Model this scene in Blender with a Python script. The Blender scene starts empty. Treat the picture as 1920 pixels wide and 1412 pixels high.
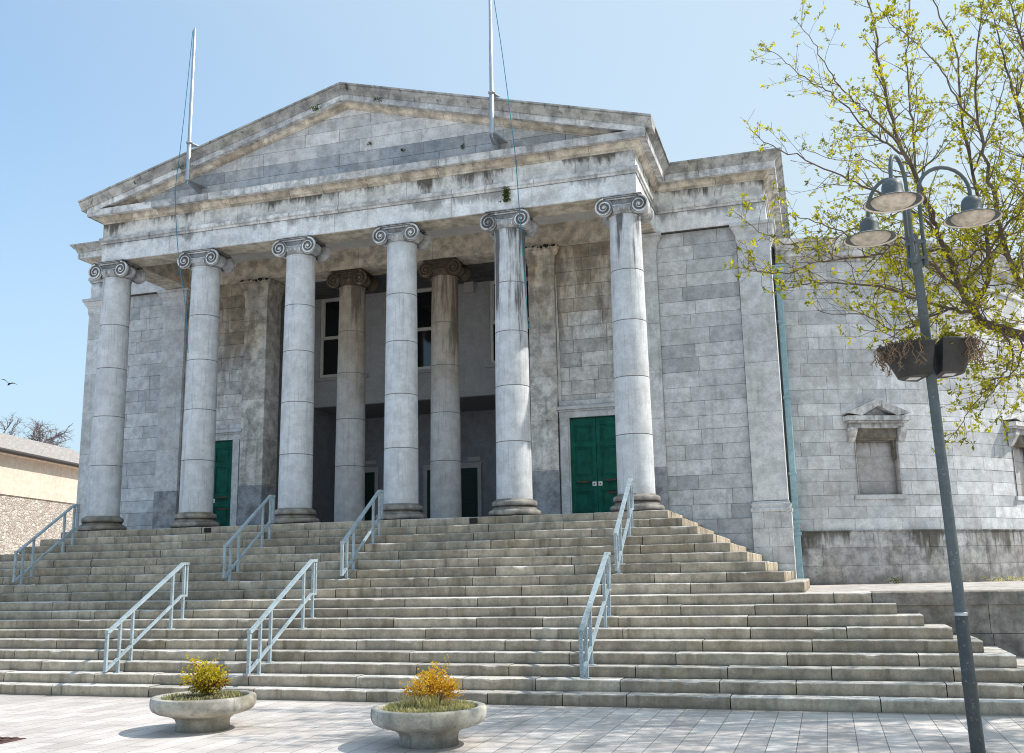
import bpy, bmesh, math, random
from mathutils import Vector, Matrix
R = math.radians
rng = random.Random(7)
sc = bpy.context.scene
col = sc.collection

# ------------------------------------------------------------------ materials
class NT:
    def __init__(s, name):
        s.m = bpy.data.materials.new(name); s.m.use_nodes = True
        s.t = s.m.node_tree; s.b = s.t.nodes['Principled BSDF']
        s.b.inputs['Roughness'].default_value = .85
        s.b.inputs['Specular IOR Level'].default_value = .25
    def n(s, typ, **kw):
        nd = s.t.nodes.new(typ)
        for k, v in kw.items(): setattr(nd, k, v)
        return nd
    def put(s, sock, v):
        if isinstance(v, bpy.types.NodeSocket): s.t.links.new(v, sock)
        elif isinstance(v, (tuple, list)) and len(v) == 3 and sock.type == 'RGBA': sock.default_value = (*v, 1)
        else: sock.default_value = v
    def pos(s): return s.n('ShaderNodeNewGeometry').outputs['Position']
    def attr(s, name): return s.n('ShaderNodeAttribute', attribute_name=name).outputs['Fac']
    def rnd(s): return s.n('ShaderNodeObjectInfo').outputs['Random']
    def ocol(s): return s.n('ShaderNodeSeparateColor'), s.n('ShaderNodeObjectInfo')
    def math(s, op, a, b=0., c=None, clamp=False):
        nd = s.n('ShaderNodeMath', operation=op, use_clamp=clamp)
        s.put(nd.inputs[0], a); s.put(nd.inputs[1], b)
        if c is not None: s.put(nd.inputs[2], c)
        return nd.outputs[0]
    def vmul(s, v, sc_):
        nd = s.n('ShaderNodeVectorMath', operation='MULTIPLY'); s.put(nd.inputs[0], v); nd.inputs[1].default_value = sc_
        return nd.outputs[0]
    def vadd(s, v, f):
        nd = s.n('ShaderNodeVectorMath', operation='ADD'); s.put(nd.inputs[0], v); s.put(nd.inputs[1], f)
        return nd.outputs[0]
    def sep(s, v):
        nd = s.n('ShaderNodeSeparateXYZ'); s.put(nd.inputs[0], v); return nd.outputs
    def comb(s, x, y, z):
        nd = s.n('ShaderNodeCombineXYZ'); s.put(nd.inputs[0], x); s.put(nd.inputs[1], y); s.put(nd.inputs[2], z); return nd.outputs[0]
    def noise(s, v, scale=1., detail=4., rough=.55, dist=0.):
        nd = s.n('ShaderNodeTexNoise'); s.put(nd.inputs['Vector'], v)
        nd.inputs['Scale'].default_value = scale; nd.inputs['Detail'].default_value = detail
        nd.inputs['Roughness'].default_value = rough; nd.inputs['Distortion'].default_value = dist
        return nd.outputs['Fac']
    def ss(s, v, a, b, lo=0., hi=1.):
        nd = s.n('ShaderNodeMapRange', interpolation_type='SMOOTHSTEP'); s.put(nd.inputs[0], v)
        nd.inputs[1].default_value = a; nd.inputs[2].default_value = b
        nd.inputs[3].default_value = lo; nd.inputs[4].default_value = hi
        return nd.outputs[0]
    def mix(s, f, a, b, mode='MIX'):
        nd = s.n('ShaderNodeMix', data_type='RGBA', blend_type=mode); nd.clamp_factor = True
        s.put(nd.inputs[0], f); s.put(nd.inputs[6], a); s.put(nd.inputs[7], b); return nd.outputs[2]
    def grey(s, f):
        nd = s.n('ShaderNodeCombineColor'); [s.put(nd.inputs[i], f) for i in range(3)]; return nd.outputs[0]
    def bump(s, h, strength=.3, dist=.01):
        nd = s.n('ShaderNodeBump'); nd.inputs['Strength'].default_value = strength; nd.inputs['Distance'].default_value = dist
        s.put(nd.inputs['Height'], h); s.put(s.b.inputs['Normal'], nd.outputs[0])
    def out(s, c): s.put(s.b.inputs['Base Color'], c); return s.m

def stone(name, dark=(.30,.295,.285), light=(.46,.45,.435), warm=(.36,.32,.25), warmamt=.35, streak=.35, grime=.5,
          stain=(.10,.098,.095), blotch=.3, ztop=None, zlen=.4, dripamt=.9, zlow=None, lowlen=.5, algae=0., percol=False,
          spots=.25, vfine=0., bumps=.35, ao=0., aod=.10, finea=.13, riser=None, zwarm=None):
    k = NT(name); P = k.pos()
    if percol:
        P = k.vadd(P, k.comb(k.math('MULTIPLY', k.rnd(), 53.), k.math('MULTIPLY', k.rnd(), 31.), k.math('MULTIPLY', k.rnd(), 17.)))
    t = k.attr('tint')
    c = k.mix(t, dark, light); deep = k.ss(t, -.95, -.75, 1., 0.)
    big = k.noise(P, .9, 5, .6)
    c = k.mix(k.math('MULTIPLY', k.ss(big, .45, .72), warmamt), c, warm)
    mid = k.noise(P, 4.5, 6, .65)
    c = k.mix(1., c, k.grey(k.ss(mid, .32, .68, 1-blotch*1.25, 1+blotch*1.1)), 'MULTIPLY')
    fine = k.noise(P, 38., 5, .7)
    c = k.mix(1., c, k.grey(k.ss(fine, .3, .7, 1-finea, 1+finea)), 'MULTIPLY')
    sv = k.noise(k.vmul(P, (9., 9., .55)), 1., 5, .6)
    c = k.mix(k.math('MULTIPLY', k.ss(sv, .54, .76), streak), c, stain)
    if vfine:
        fv = k.noise(k.vmul(P, (70., 70., .9)), 1., 3, .6)
        c = k.mix(k.math('MULTIPLY', k.ss(fv, .57, .70), vfine), c, (.16,.16,.165))
    patch = k.noise(P, 1.7, 7, .7, .4)
    c = k.mix(k.math('MULTIPLY', k.ss(patch, .60, .74), grime), c, stain)
    pale = k.noise(k.vadd(P, (5.3, 1.7, 9.1)), 7., 6, .75)
    c = k.mix(k.math('MULTIPLY', k.ss(pale, .63, .72), spots), c, (.62,.62,.61))
    if ztop is not None:
        z = k.sep(P)[2]
        dn = k.noise(k.vmul(P, (5.5, 5.5, 1.1)), 1., 6, .7, .8); dm = k.noise(k.vmul(P, (1.1, 1.1, .5)), 1., 4, .6)
        v = k.math('ADD', k.math('DIVIDE', k.math('SUBTRACT', z, ztop-zlen), zlen), k.math('ADD', k.math('MULTIPLY', k.math('SUBTRACT', dn, .54), 3.0), k.math('MULTIPLY', k.math('SUBTRACT', dm, .52), 4.2)))
        c = k.mix(k.math('MULTIPLY', k.ss(v, .15, 1.0), dripamt), c, k.mix(mid, (.045,.043,.042), (.17,.15,.12)))
    if zlow is not None:
        z = k.sep(P)[2]
        dn = k.noise(P, 3., 5, .7)
        v = k.math('ADD', k.math('DIVIDE', k.math('SUBTRACT', zlow+lowlen, z), lowlen), k.math('MULTIPLY', k.math('SUBTRACT', dn, .5), 2.))
        c = k.mix(k.math('MULTIPLY', k.ss(v, .2, 1.2), .75), c, (.12,.115,.105))
    if algae:
        an = k.noise(k.vmul(P, (6., 6., .9)), 1., 5, .65)
        c = k.mix(k.math('MULTIPLY', k.ss(an, .52, .72), algae), c, (.23,.18,.095))
        an2 = k.noise(k.vmul(P, (3.1, 3.1, 3.)), 1., 4, .6)
        c = k.mix(k.math('MULTIPLY', k.ss(an2, .55, .75), algae*.6), c, (.115,.105,.085))
    if percol:
        oi = k.n('ShaderNodeObjectInfo'); sp = k.n('ShaderNodeSeparateColor'); k.put(sp.inputs[0], oi.outputs['Color'])
        z = k.sep(k.pos())[2]
        dn = k.noise(k.vmul(P, (5., 5., .45)), 1., 6, .65)
        # soot running down from the capital, blue channel = how far, red = how much
        v = k.math('ADD', k.math('SUBTRACT', dn, .60), k.math('MULTIPLY', k.math('SUBTRACT', z, sp.outputs[2]), .10))
        c = k.mix(k.math('MULTIPLY', k.ss(v, -.02, .10), sp.outputs[0]), c, k.mix(mid, (.055,.055,.06), (.20,.195,.19)))
        c = k.mix(k.math('MULTIPLY', sp.outputs[1], k.ss(k.math('ADD', z, k.math('MULTIPLY', k.math('SUBTRACT', big, .5), 3.)), 4.6, 7.2, .25, 1.)), c, k.mix(1., c, (.66,.52,.37), 'MULTIPLY'))
    c = k.mix(deep, c, (.20,.198,.195))
    if riser:  # upright faces darkened in the colour: riser dirt plus their shade
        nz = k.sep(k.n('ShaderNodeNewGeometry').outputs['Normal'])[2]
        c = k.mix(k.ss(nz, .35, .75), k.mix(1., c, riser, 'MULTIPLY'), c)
    if zwarm:
        z = k.sep(k.pos())[2]
        c = k.mix(k.ss(k.math('ADD', z, k.math('MULTIPLY', k.math('SUBTRACT', big, .5), 5.)), zwarm[0], zwarm[1]), c, k.mix(1., c, (.95,.83,.66), 'MULTIPLY'))
    if ao:  # occlusion darkening mixed into the colour: crevice grime plus crease shade
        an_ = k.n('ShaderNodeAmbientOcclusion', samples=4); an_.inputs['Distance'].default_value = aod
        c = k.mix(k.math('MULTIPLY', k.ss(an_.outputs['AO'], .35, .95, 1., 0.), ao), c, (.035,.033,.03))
    k.bump(k.math('ADD', k.math('MULTIPLY', fine, .5), k.math('MULTIPLY', mid, .8)), bumps, .012)
    return k.out(c)

def plain(name, c, rough=.6, metal=0., var=.12, scale=6., bump=.0, spec=.3):
    k = NT(name); P = k.pos()
    n1 = k.noise(P, scale, 5, .6)
    cc = k.mix(1., c, k.grey(k.ss(n1, .25, .75, 1-var, 1+var)), 'MULTIPLY')
    k.b.inputs['Roughness'].default_value = rough; k.b.inputs['Metallic'].default_value = metal
    k.b.inputs['Specular IOR Level'].default_value = spec
    if bump: k.bump(k.noise(P, scale*6, 4, .6), bump, .006)
    return k.out(cc)

def foliage(name, c1, c2, trans=.45):
    k = NT(name); t = k.attr('tint')
    c = k.mix(t, c1, c2)
    k.b.inputs['Roughness'].default_value = .55
    k.out(c)
    tr = k.n('ShaderNodeBsdfTranslucent'); k.put(tr.inputs[0], c)
    mx = k.n('ShaderNodeMixShader'); mx.inputs[0].default_value = trans
    o = k.t.nodes['Material Output']
    k.t.links.new(k.b.outputs[0], mx.inputs[1]); k.t.links.new(tr.outputs[0], mx.inputs[2]); k.t.links.new(mx.outputs[0], o.inputs[0])
    return k.m

def painted(name, c, rust=.5, chip=(.12,.10,.08)):
    k = NT(name); P = k.pos()
    n1 = k.noise(P, 9., 5, .6); n2 = k.noise(P, 55., 5, .7); n3 = k.noise(P, 2.5, 4, .6)
    cc = k.mix(1., c, k.grey(k.ss(n1, .25, .75, .86, 1.14)), 'MULTIPLY')
    cc = k.mix(k.math('MULTIPLY', k.ss(k.math('MULTIPLY', n2, k.math('ADD', n3, .5)), .53, .64), rust), cc, chip)
    n4 = k.noise(k.vadd(P, (3.1,7.7,1.3)), 26., 6, .7)
    cc = k.mix(k.math('MULTIPLY', k.ss(n4, .58, .68), rust*.7), cc, (.60,.62,.62))
    k.b.inputs['Roughness'].default_value = .5
    k.bump(n2, .15, .003)
    return k.out(cc)

def paving():
    k = NT('paving_slabs'); P = k.pos(); s = k.sep(P)
    def bricks(v):
        b = k.n('ShaderNodeTexBrick', offset=.5, offset_frequency=2, squash=1.)
        k.put(b.inputs['Vector'], v)
        for nm, val in (('Scale', 1.), ('Mortar Size', .0045), ('Mortar Smooth', .2), ('Bias', 0.), ('Brick Width', .58), ('Row Height', .26)):
            b.inputs[nm].default_value = val
        b.inputs['Color1'].default_value = (0, 0, 0, 1); b.inputs['Color2'].default_value = (1, 1, 1, 1); b.inputs['Mortar'].default_value = (.5, .5, .5, 1)
        return b
    wob = k.noise(P, 2., 2, .5)
    b = bricks(k.comb(k.math('ADD', s[1], k.math('MULTIPLY', wob, .008)), s[0], 0.))
    sb = k.n('ShaderNodeSeparateColor'); k.put(sb.inputs[0], b.outputs['Color'])
    c = k.mix(sb.outputs[0], (.50,.455,.425), (.65,.60,.565))
    n1 = k.noise(P, 1.1, 6, .65); n2 = k.noise(P, 22., 6, .7); n3 = k.noise(k.vmul(P, (1.3, 3.5, 1.)), 1., 5, .6)
    c = k.mix(1., c, k.grey(k.ss(n1, .3, .7, .82, 1.12)), 'MULTIPLY')
    c = k.mix(1., c, k.grey(k.ss(n2, .2, .8, .90, 1.10)), 'MULTIPLY')
    c = k.mix(k.math('MULTIPLY', k.ss(n3, .55, .75), .35), c, (.36,.33,.29))
    gum = k.n('ShaderNodeTexVoronoi', feature='F1'); k.put(gum.inputs['Vector'], P); gum.inputs['Scale'].default_value = 2.2
    c = k.mix(k.ss(gum.outputs['Distance'], .035, .055, .45, 0.), c, (.22,.20,.185))
    edge = k.math('ADD', s[1], k.math('MULTIPLY', k.math('SUBTRACT', k.noise(P, 3.5, 5, .65), .5), .5))
    c = k.mix(k.ss(edge, -6.05, -5.75, 0., .55), c, (.21,.19,.155))
    c = k.mix(k.math('MULTIPLY', b.outputs['Fac'], .85), c, (.15,.135,.115))
    k.bump(k.math('SUBTRACT', k.math('MULTIPLY', n2, .25), b.outputs['Fac']), .5, .006)
    return k.out(c)

def rubble():
    k = NT('rubble_stone'); P = k.pos()
    P2 = k.vmul(k.vadd(P, (0, 0, 0)), (1., 1., 1.6))
    nz = k.n('ShaderNodeTexNoise'); k.put(nz.inputs['Vector'], P); nz.inputs['Scale'].default_value = 3.
    mx = k.n('ShaderNodeVectorMath', operation='MULTIPLY_ADD'); k.put(mx.inputs[0], nz.outputs['Color']); mx.inputs[1].default_value = (.25,.25,.25); k.put(mx.inputs[2], P2)
    v = k.n('ShaderNodeTexVoronoi', feature='DISTANCE_TO_EDGE'); k.put(v.inputs['Vector'], mx.outputs[0]); v.inputs['Scale'].default_value = 6.5
    v2 = k.n('ShaderNodeTexVoronoi', feature='F1'); k.put(v2.inputs['Vector'], mx.outputs[0]); v2.inputs['Scale'].default_value = 6.5
    sb = k.n('ShaderNodeSeparateColor'); k.put(sb.inputs[0], v2.outputs['Color'])
    c = k.mix(sb.outputs[0], (.40,.335,.285), (.68,.61,.54))
    c = k.mix(k.ss(v.outputs['Distance'], .0, .05, 1., 0.), c, (.46,.40,.345))
    n2 = k.noise(P, 14., 5, .7)
    c = k.mix(1., c, k.grey(k.ss(n2, .2, .8, .75, 1.2)), 'MULTIPLY')
    k.bump(k.math('ADD', k.ss(v.outputs['Distance'], 0., .12), k.math('MULTIPLY', n2, .3)), .8, .03)
    return k.out(c)

def glass(name, c=(.012,.013,.015)):
    k = NT(name); k.b.inputs['Roughness'].default_value = .06; k.b.inputs['Specular IOR Level'].default_value = .7
    return k.out(c)

M = {}
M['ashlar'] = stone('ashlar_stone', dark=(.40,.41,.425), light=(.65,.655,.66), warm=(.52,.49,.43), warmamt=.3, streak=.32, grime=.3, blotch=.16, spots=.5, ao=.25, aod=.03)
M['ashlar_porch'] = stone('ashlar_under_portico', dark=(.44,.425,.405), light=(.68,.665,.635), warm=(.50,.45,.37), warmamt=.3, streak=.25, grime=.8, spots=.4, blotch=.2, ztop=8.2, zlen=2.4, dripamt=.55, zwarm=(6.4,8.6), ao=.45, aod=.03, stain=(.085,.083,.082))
M['ashlar_drum'] = stone('ashlar_curved_wall', dark=(.48,.49,.505), light=(.68,.685,.69), streak=.35, grime=.2, blotch=.14, spots=.5, ao=.25, aod=.03)
M['drum_plinth'] = stone('plinth_stone', dark=(.30,.29,.285), light=(.48,.475,.47), streak=.9, grime=.6, ztop=2.42, zlen=.7, dripamt=.95, zlow=1.23, lowlen=.5, spots=.5, stain=(.06,.052,.05))
M['column'] = stone('column_stone', dark=(.55,.56,.575), light=(.68,.69,.70), warmamt=.10, streak=.3, grime=.10, blotch=.11, percol=True, spots=.15, vfine=.4, finea=.07)
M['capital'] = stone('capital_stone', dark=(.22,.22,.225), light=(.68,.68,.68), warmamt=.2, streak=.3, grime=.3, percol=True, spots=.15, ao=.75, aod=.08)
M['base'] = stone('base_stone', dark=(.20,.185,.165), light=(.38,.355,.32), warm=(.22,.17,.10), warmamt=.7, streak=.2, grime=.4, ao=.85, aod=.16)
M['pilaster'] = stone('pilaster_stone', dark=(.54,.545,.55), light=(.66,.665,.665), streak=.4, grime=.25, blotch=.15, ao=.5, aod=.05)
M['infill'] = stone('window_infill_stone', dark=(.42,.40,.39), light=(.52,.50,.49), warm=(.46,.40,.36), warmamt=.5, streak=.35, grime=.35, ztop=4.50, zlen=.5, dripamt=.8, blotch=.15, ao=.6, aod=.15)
M['lintel'] = stone('sooty_lintel', dark=(.16,.145,.12), light=(.34,.29,.23), warm=(.36,.29,.19), warmamt=.6, streak=.6, grime=.85, stain=(.035,.035,.035))
M['anta'] = stone('anta_stone', dark=(.52,.495,.455), light=(.70,.675,.63), warm=(.54,.48,.38), warmamt=.4, streak=.4, grime=.65, ztop=8.4, zlen=2.6, dripamt=.45, zwarm=(6.8,9.2), ao=.5, aod=.08, stain=(.09,.087,.082))
M['dado'] = stone('dado_stone', dark=(.27,.28,.30), light=(.36,.37,.385), streak=.25, grime=.3, spots=.3)
M['archit'] = stone('architrave_stone', dark=(.64,.65,.66), light=(.79,.79,.785), streak=.2, grime=.25, blotch=.15, ztop=8.93, zlen=.22, dripamt=.6)
M['frieze'] = stone('frieze_stone', dark=(.60,.59,.57), light=(.78,.765,.73), streak=.3, grime=.45, blotch=.18, ztop=9.44, zlen=.34, dripamt=.97, stain=(.07,.07,.075))
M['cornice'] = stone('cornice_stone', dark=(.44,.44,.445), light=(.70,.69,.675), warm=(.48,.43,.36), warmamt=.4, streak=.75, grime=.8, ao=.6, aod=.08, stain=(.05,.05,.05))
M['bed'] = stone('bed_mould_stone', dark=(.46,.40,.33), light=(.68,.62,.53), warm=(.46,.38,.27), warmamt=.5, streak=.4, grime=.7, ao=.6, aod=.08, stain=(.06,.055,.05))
M['sima'] = stone('sima_stone', dark=(.30,.295,.285), light=(.46,.45,.43), warm=(.33,.31,.22), warmamt=.4, streak=.95, grime=.6, stain=(.05,.048,.045))
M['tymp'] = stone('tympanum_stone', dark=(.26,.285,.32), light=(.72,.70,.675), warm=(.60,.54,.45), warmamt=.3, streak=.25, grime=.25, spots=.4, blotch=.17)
M['soffit'] = stone('soffit_stone', dark=(.50,.44,.355), light=(.60,.54,.45), warm=(.48,.40,.28), warmamt=.6, streak=.1, grime=.4)
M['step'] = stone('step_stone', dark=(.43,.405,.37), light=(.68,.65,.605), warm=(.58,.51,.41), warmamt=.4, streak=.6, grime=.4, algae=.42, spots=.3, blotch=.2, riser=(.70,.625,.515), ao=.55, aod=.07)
M['coping'] = stone('coping_stone', dark=(.24,.215,.19), light=(.34,.31,.275), warm=(.26,.21,.15), warmamt=.6, streak=.6, grime=.55, algae=.3)
M['concrete'] = stone('weathered_concrete', dark=(.36,.345,.31), light=(.44,.425,.385), warm=(.36,.30,.18), warmamt=.7, streak=.95, grime=.6, blotch=.25, zlow=.0, lowlen=.12, stain=(.13,.125,.115))
M['mortar'] = plain('dark_mortar', (.10,.098,.094), .95, var=.3)
M['soot'] = plain('black_crust', (.022,.021,.02), .95, var=.4, bump=.5)
M['plaster'] = stone('grey_plaster', dark=(.33,.325,.325), light=(.36,.355,.355), warmamt=.15, streak=.12, grime=.0, blotch=.07, spots=0., bumps=.1)
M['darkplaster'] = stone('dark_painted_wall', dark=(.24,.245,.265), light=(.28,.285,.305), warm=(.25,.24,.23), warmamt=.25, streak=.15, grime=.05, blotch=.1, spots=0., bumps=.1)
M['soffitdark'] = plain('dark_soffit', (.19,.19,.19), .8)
M['ceiling'] = stone('porch_ceiling', dark=(.54,.53,.51), light=(.58,.57,.55), warmamt=.2, streak=0., grime=.12, spots=0., blotch=.06, bumps=.1)
M['frame'] = plain('cream_frame_paint', (.58,.55,.49), .5, var=.08)
M['frame_grey'] = plain('grey_frame_paint', (.42,.41,.40), .6, var=.1)
M['glass'] = glass('window_glass')
M['green'] = stone('green_door_paint', dark=(.006,.085,.06), light=(.008,.11,.078), warm=(.012,.07,.05), warmamt=.5, streak=.35, grime=.25, stain=(.004,.035,.028), blotch=.2, spots=.03, bumps=.2)
M['darkgreen'] = plain('dark_green_paint', (.006,.028,.02), .5, var=.25, scale=3.)
M['black'] = plain('black_iron', (.015,.015,.015), .5)
M['white'] = plain('white_plate', (.75,.75,.72), .5, var=.05)
M['whitewash'] = plain('pale_cement', (.62,.60,.57), .8, var=.2)
M['lead'] = plain('roof_lead', (.16,.18,.19), .6, var=.25)
M['rail'] = painted('handrail_paint', (.36,.435,.47), .6)
M['pipe'] = painted('downpipe_paint', (.30,.46,.51), .3)
M['lamp'] = painted('lamp_paint', (.105,.125,.130), .25)
M['lampdark'] = painted('lamp_sleeve_paint', (.062,.072,.074), .3)
M['lampin'] = plain('lamp_diffuser', (.60,.53,.44), .5, var=.3, scale=14.)
M['reflector'] = plain('lamp_reflector', (.82,.74,.64), .55, var=.12, scale=14.)
M['basket'] = plain('basket_plastic', (.045,.043,.042), .55, var=.3)
M['metal'] = plain('galvanised_metal', (.50,.52,.54), .35, .75, var=.1)
M['rope'] = plain('blue_rope', (.035,.22,.33), .7)
M['paving'] = paving()
M['terrace'] = stone('terrace_paving', dark=(.42,.385,.36), light=(.52,.48,.45), warmamt=.3, streak=.0, grime=.3)
M['rubble'] = rubble()
M['cream'] = stone('cream_render', dark=(.68,.56,.45), light=(.74,.62,.51), warm=(.62,.49,.38), warmamt=.4, streak=.3, grime=.08, blotch=.08, spots=0., bumps=.15)
M['slate'] = stone('roof_slate', dark=(.40,.37,.355), light=(.43,.40,.385), warmamt=.2, streak=.1, grime=.1, blotch=.12, spots=.05)
M['gutter'] = plain('gutter_paint', (.055,.045,.042), .6)
M['soil'] = plain('soil', (.06,.045,.03), .95, var=.5, scale=30., bump=.8)
M['bark'] = stone('bark', dark=(.12,.088,.065), light=(.18,.135,.10), warm=(.14,.11,.075), warmamt=.4, streak=.3, grime=.3, spots=.15, bumps=.8)
M['twig'] = plain('twig_bark', (.15,.11,.085), .8, var=.3, scale=20.)
M['fartwig'] = plain('haze_paled_twig', (.24,.20,.20), .9, var=.2)  # bark paled: distance haze mixed into the colour
M['bud'] = foliage('spring_leaf', (.17,.20,.012), (.90,.80,.04), .5)  # wide range paints shaded and sunlit clumps into the leaf colour
M['leafmix'] = foliage('shrub_leaf', (.10,.12,.02), (.78,.62,.04), .45)
M['redleaf'] = foliage('red_leaf', (.16,.02,.02), (.30,.06,.04), .4)
M['orange'] = foliage('orange_leaf', (.66,.33,.02), (.85,.56,.05), .45)
M['grass'] = foliage('dry_grass', (.28,.29,.08), (.74,.66,.36), .4)
M['moss'] = foliage('moss', (.05,.075,.015), (.13,.16,.035), .2)
M['dead'] = plain('dead_stem', (.26,.17,.10), .8, var=.3, scale=20.)
M['bird'] = plain('feathers', (.02,.02,.022), .7)
M['iron'] = plain('rusty_iron', (.10,.055,.045), .8, var=.4, scale=25., bump=.4)
# ------------------------------------------------------------------ mesh builder
ORG = {}
class MB:
    def __init__(s): s.v = []; s.f = []; s.t = []; s.sm = []
    def face(s, pts, tint=.5, smooth=False):
        i = len(s.v); s.v.extend([tuple(p) for p in pts]); s.f.append(tuple(range(i, i+len(pts)))); s.t.append(tint); s.sm.append(smooth)
    def grid(s, rows, tint=.5, smooth=True, close_u=False, close_v=False):
        i = len(s.v); n = len(rows); m = len(rows[0])
        for r in rows: s.v.extend([tuple(p) for p in r])
        for a in range(n if close_v else n-1):
            for b in range(m if close_u else m-1):
                a2 = (a+1) % n; b2 = (b+1) % m
                s.f.append((i+a*m+b, i+a*m+b2, i+a2*m+b2, i+a2*m+b)); s.t.append(tint(a, b) if callable(tint) else tint); s.sm.append(smooth)
    def box(s, x0, y0, z0, x1, y1, z1, tint=.5):
        p = [(x0,y0,z0),(x1,y0,z0),(x1,y1,z0),(x0,y1,z0),(x0,y0,z1),(x1,y0,z1),(x1,y1,z1),(x0,y1,z1)]
        i = len(s.v); s.v.extend(p)
        for f in ((3,2,1,0),(4,5,6,7),(0,1,5,4),(1,2,6,5),(2,3,7,6),(3,0,4,7)):
            s.f.append(tuple(i+k for k in f)); s.t.append(tint); s.sm.append(False)
    def hexa(s, p, tint=.5):                       # eight corners, bottom four then top four
        i = len(s.v); s.v.extend([tuple(q) for q in p])
        for f in ((3,2,1,0),(4,5,6,7),(0,1,5,4),(1,2,6,5),(2,3,7,6),(3,0,4,7)):
            s.f.append(tuple(i+k for k in f)); s.t.append(tint); s.sm.append(False)
    def bbox(s, x0, y0, z0, x1, y1, z1, b=.004, tint=.5):   # box with chamfered vertical and top edges
        c = [(x0+b,y0),(x1-b,y0),(x1,y0+b),(x1,y1-b),(x1-b,y1),(x0+b,y1),(x0,y1-b),(x0,y0+b)]
        d = [(x0+2*b if x < (x0+x1)/2 else x1-2*b, y0+2*b if y < (y0+y1)/2 else y1-2*b) for x, y in c]
        s.grid([[(x,y,z0) for x,y in c],[(x,y,z1-b) for x,y in c],[(x,y,z1) for x,y in d]], tint, False, close_u=True)
        s.face([(x,y,z1) for x,y in d], tint); s.face([(x,y,z0) for x,y in reversed(c)], tint)
    def lathe(s, prof, c=(0,0,0), seg=32, axis='Z', tint=.5, a0=0., a1=2*math.pi, smooth=True, caps=True):
        full = abs(a1-a0-2*math.pi) < 1e-6; n = seg if full else seg+1
        rows = []
        for r, h in prof:
            row = []
            for i in range(n):
                a = a0+(a1-a0)*i/seg; x, y = r*math.cos(a), r*math.sin(a)
                row.append((c[0]+x, c[1]+y, c[2]+h) if axis == 'Z' else ((c[0]+x, c[1]+h, c[2]+y) if axis == 'Y' else (c[0]+h, c[1]+x, c[2]+y)))
            rows.append(row)
        s.grid(rows, tint, smooth, close_u=full)
        if caps:
            for row in (rows[0], rows[-1]): s.face(row, tint(0, 0) if callable(tint) else tint)
    def tube(s, pts, r, seg=6, tint=.5, caps=True):
        pts = [Vector(p) for p in pts]; n = len(pts)
        rad = r if isinstance(r, (list, tuple)) else [r]*n
        rows = []; ref = None
        for i in range(n):
            d = (pts[min(i+1, n-1)]-pts[max(i-1, 0)])
            if d.length < 1e-9: d = Vector((0,0,1))
            d.normalize()
            if ref is None: ref = Vector((0,0,1)) if abs(d.z) < .9 else Vector((1,0,0))
            u = ref - d*ref.dot(d)
            if u.length < 1e-4: u = d.orthogonal()
            u.normalize(); ref = u; w = d.cross(u)
            rows.append([pts[i]+(u*math.cos(2*math.pi*k/seg)+w*math.sin(2*math.pi*k/seg))*rad[i] for k in range(seg)])
        s.grid(rows, tint, True, close_u=True)
        if caps: s.face(rows[0], tint); s.face(rows[-1], tint)
    def bar(s, a, b, w, h, up=(0,0,1), tint=.5):     # rectangular bar
        a = Vector(a); b = Vector(b); d = (b-a).normalized(); up = Vector(up)
        sd = d.cross(up)
        if sd.length < 1e-4: sd = Vector((1,0,0))
        sd.normalize(); u = sd.cross(d)
        q = [a-sd*w/2-u*h/2, a+sd*w/2-u*h/2, b+sd*w/2-u*h/2, b-sd*w/2-u*h/2]
        s.hexa(q+[p+u*h for p in q], tint)
    def ball(s, c, r, seg=8, rings=5, tint=.5):
        rx, ry, rz = r if isinstance(r, tuple) else (r, r, r)
        rows = [[(c[0]+rx*math.sin(math.pi*j/rings)*math.cos(2*math.pi*i/seg), c[1]+ry*math.sin(math.pi*j/rings)*math.sin(2*math.pi*i/seg), c[2]-rz*math.cos(math.pi*j/rings)) for i in range(seg)] for j in range(rings+1)]
        s.grid(rows, tint, True, close_u=True)
    def build(s, name, mat, parent=None, org=None, recalc=True):
        """link everything collected as ONE mesh object; org = the world point the vertices are relative to"""
        po = ORG.get(parent, Vector((0,0,0))) if parent else Vector((0,0,0))
        me = bpy.data.meshes.new(name)
        base = Vector(org) if org is not None else Vector((0,0,0))
        off = Vector((0,0,0)) if org is not None else po
        me.from_pydata([(x-off.x, y-off.y, z-off.z) for x, y, z in s.v], [], s.f)
        at = me.attributes.new('tint', 'FLOAT', 'FACE'); at.data.foreach_set('value', s.t)
        me.polygons.foreach_set('use_smooth', s.sm)
        if recalc:
            bm = bmesh.new(); bm.from_mesh(me); bmesh.ops.recalc_face_normals(bm, faces=bm.faces); bm.to_mesh(me); bm.free()
        me.materials.append(mat)
        o = bpy.data.objects.new(name, me); col.objects.link(o)
        if parent: o.parent = parent
        if org is not None: o.location = base-po; ORG[o] = base
        else: ORG[o] = po
        return o

def tag(o, label=None, cat=None, group=None, kind=None):
    for k, v in (('label', label), ('category', cat), ('group', group), ('kind', kind)):
        if v: o[k] = v
    return o
def thing(name, loc, label, cat, group=None):
    o = bpy.data.objects.new(name, None); col.objects.link(o); o.location = loc; o.empty_display_size = .3
    ORG[o] = Vector(loc); return tag(o, label, cat, group)
def copy_tree(o, parent=None):
    c = o.copy(); col.objects.link(c)
    if parent: c.parent = parent
    for ch in list(o.children): copy_tree(ch, c)
    return c

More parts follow.
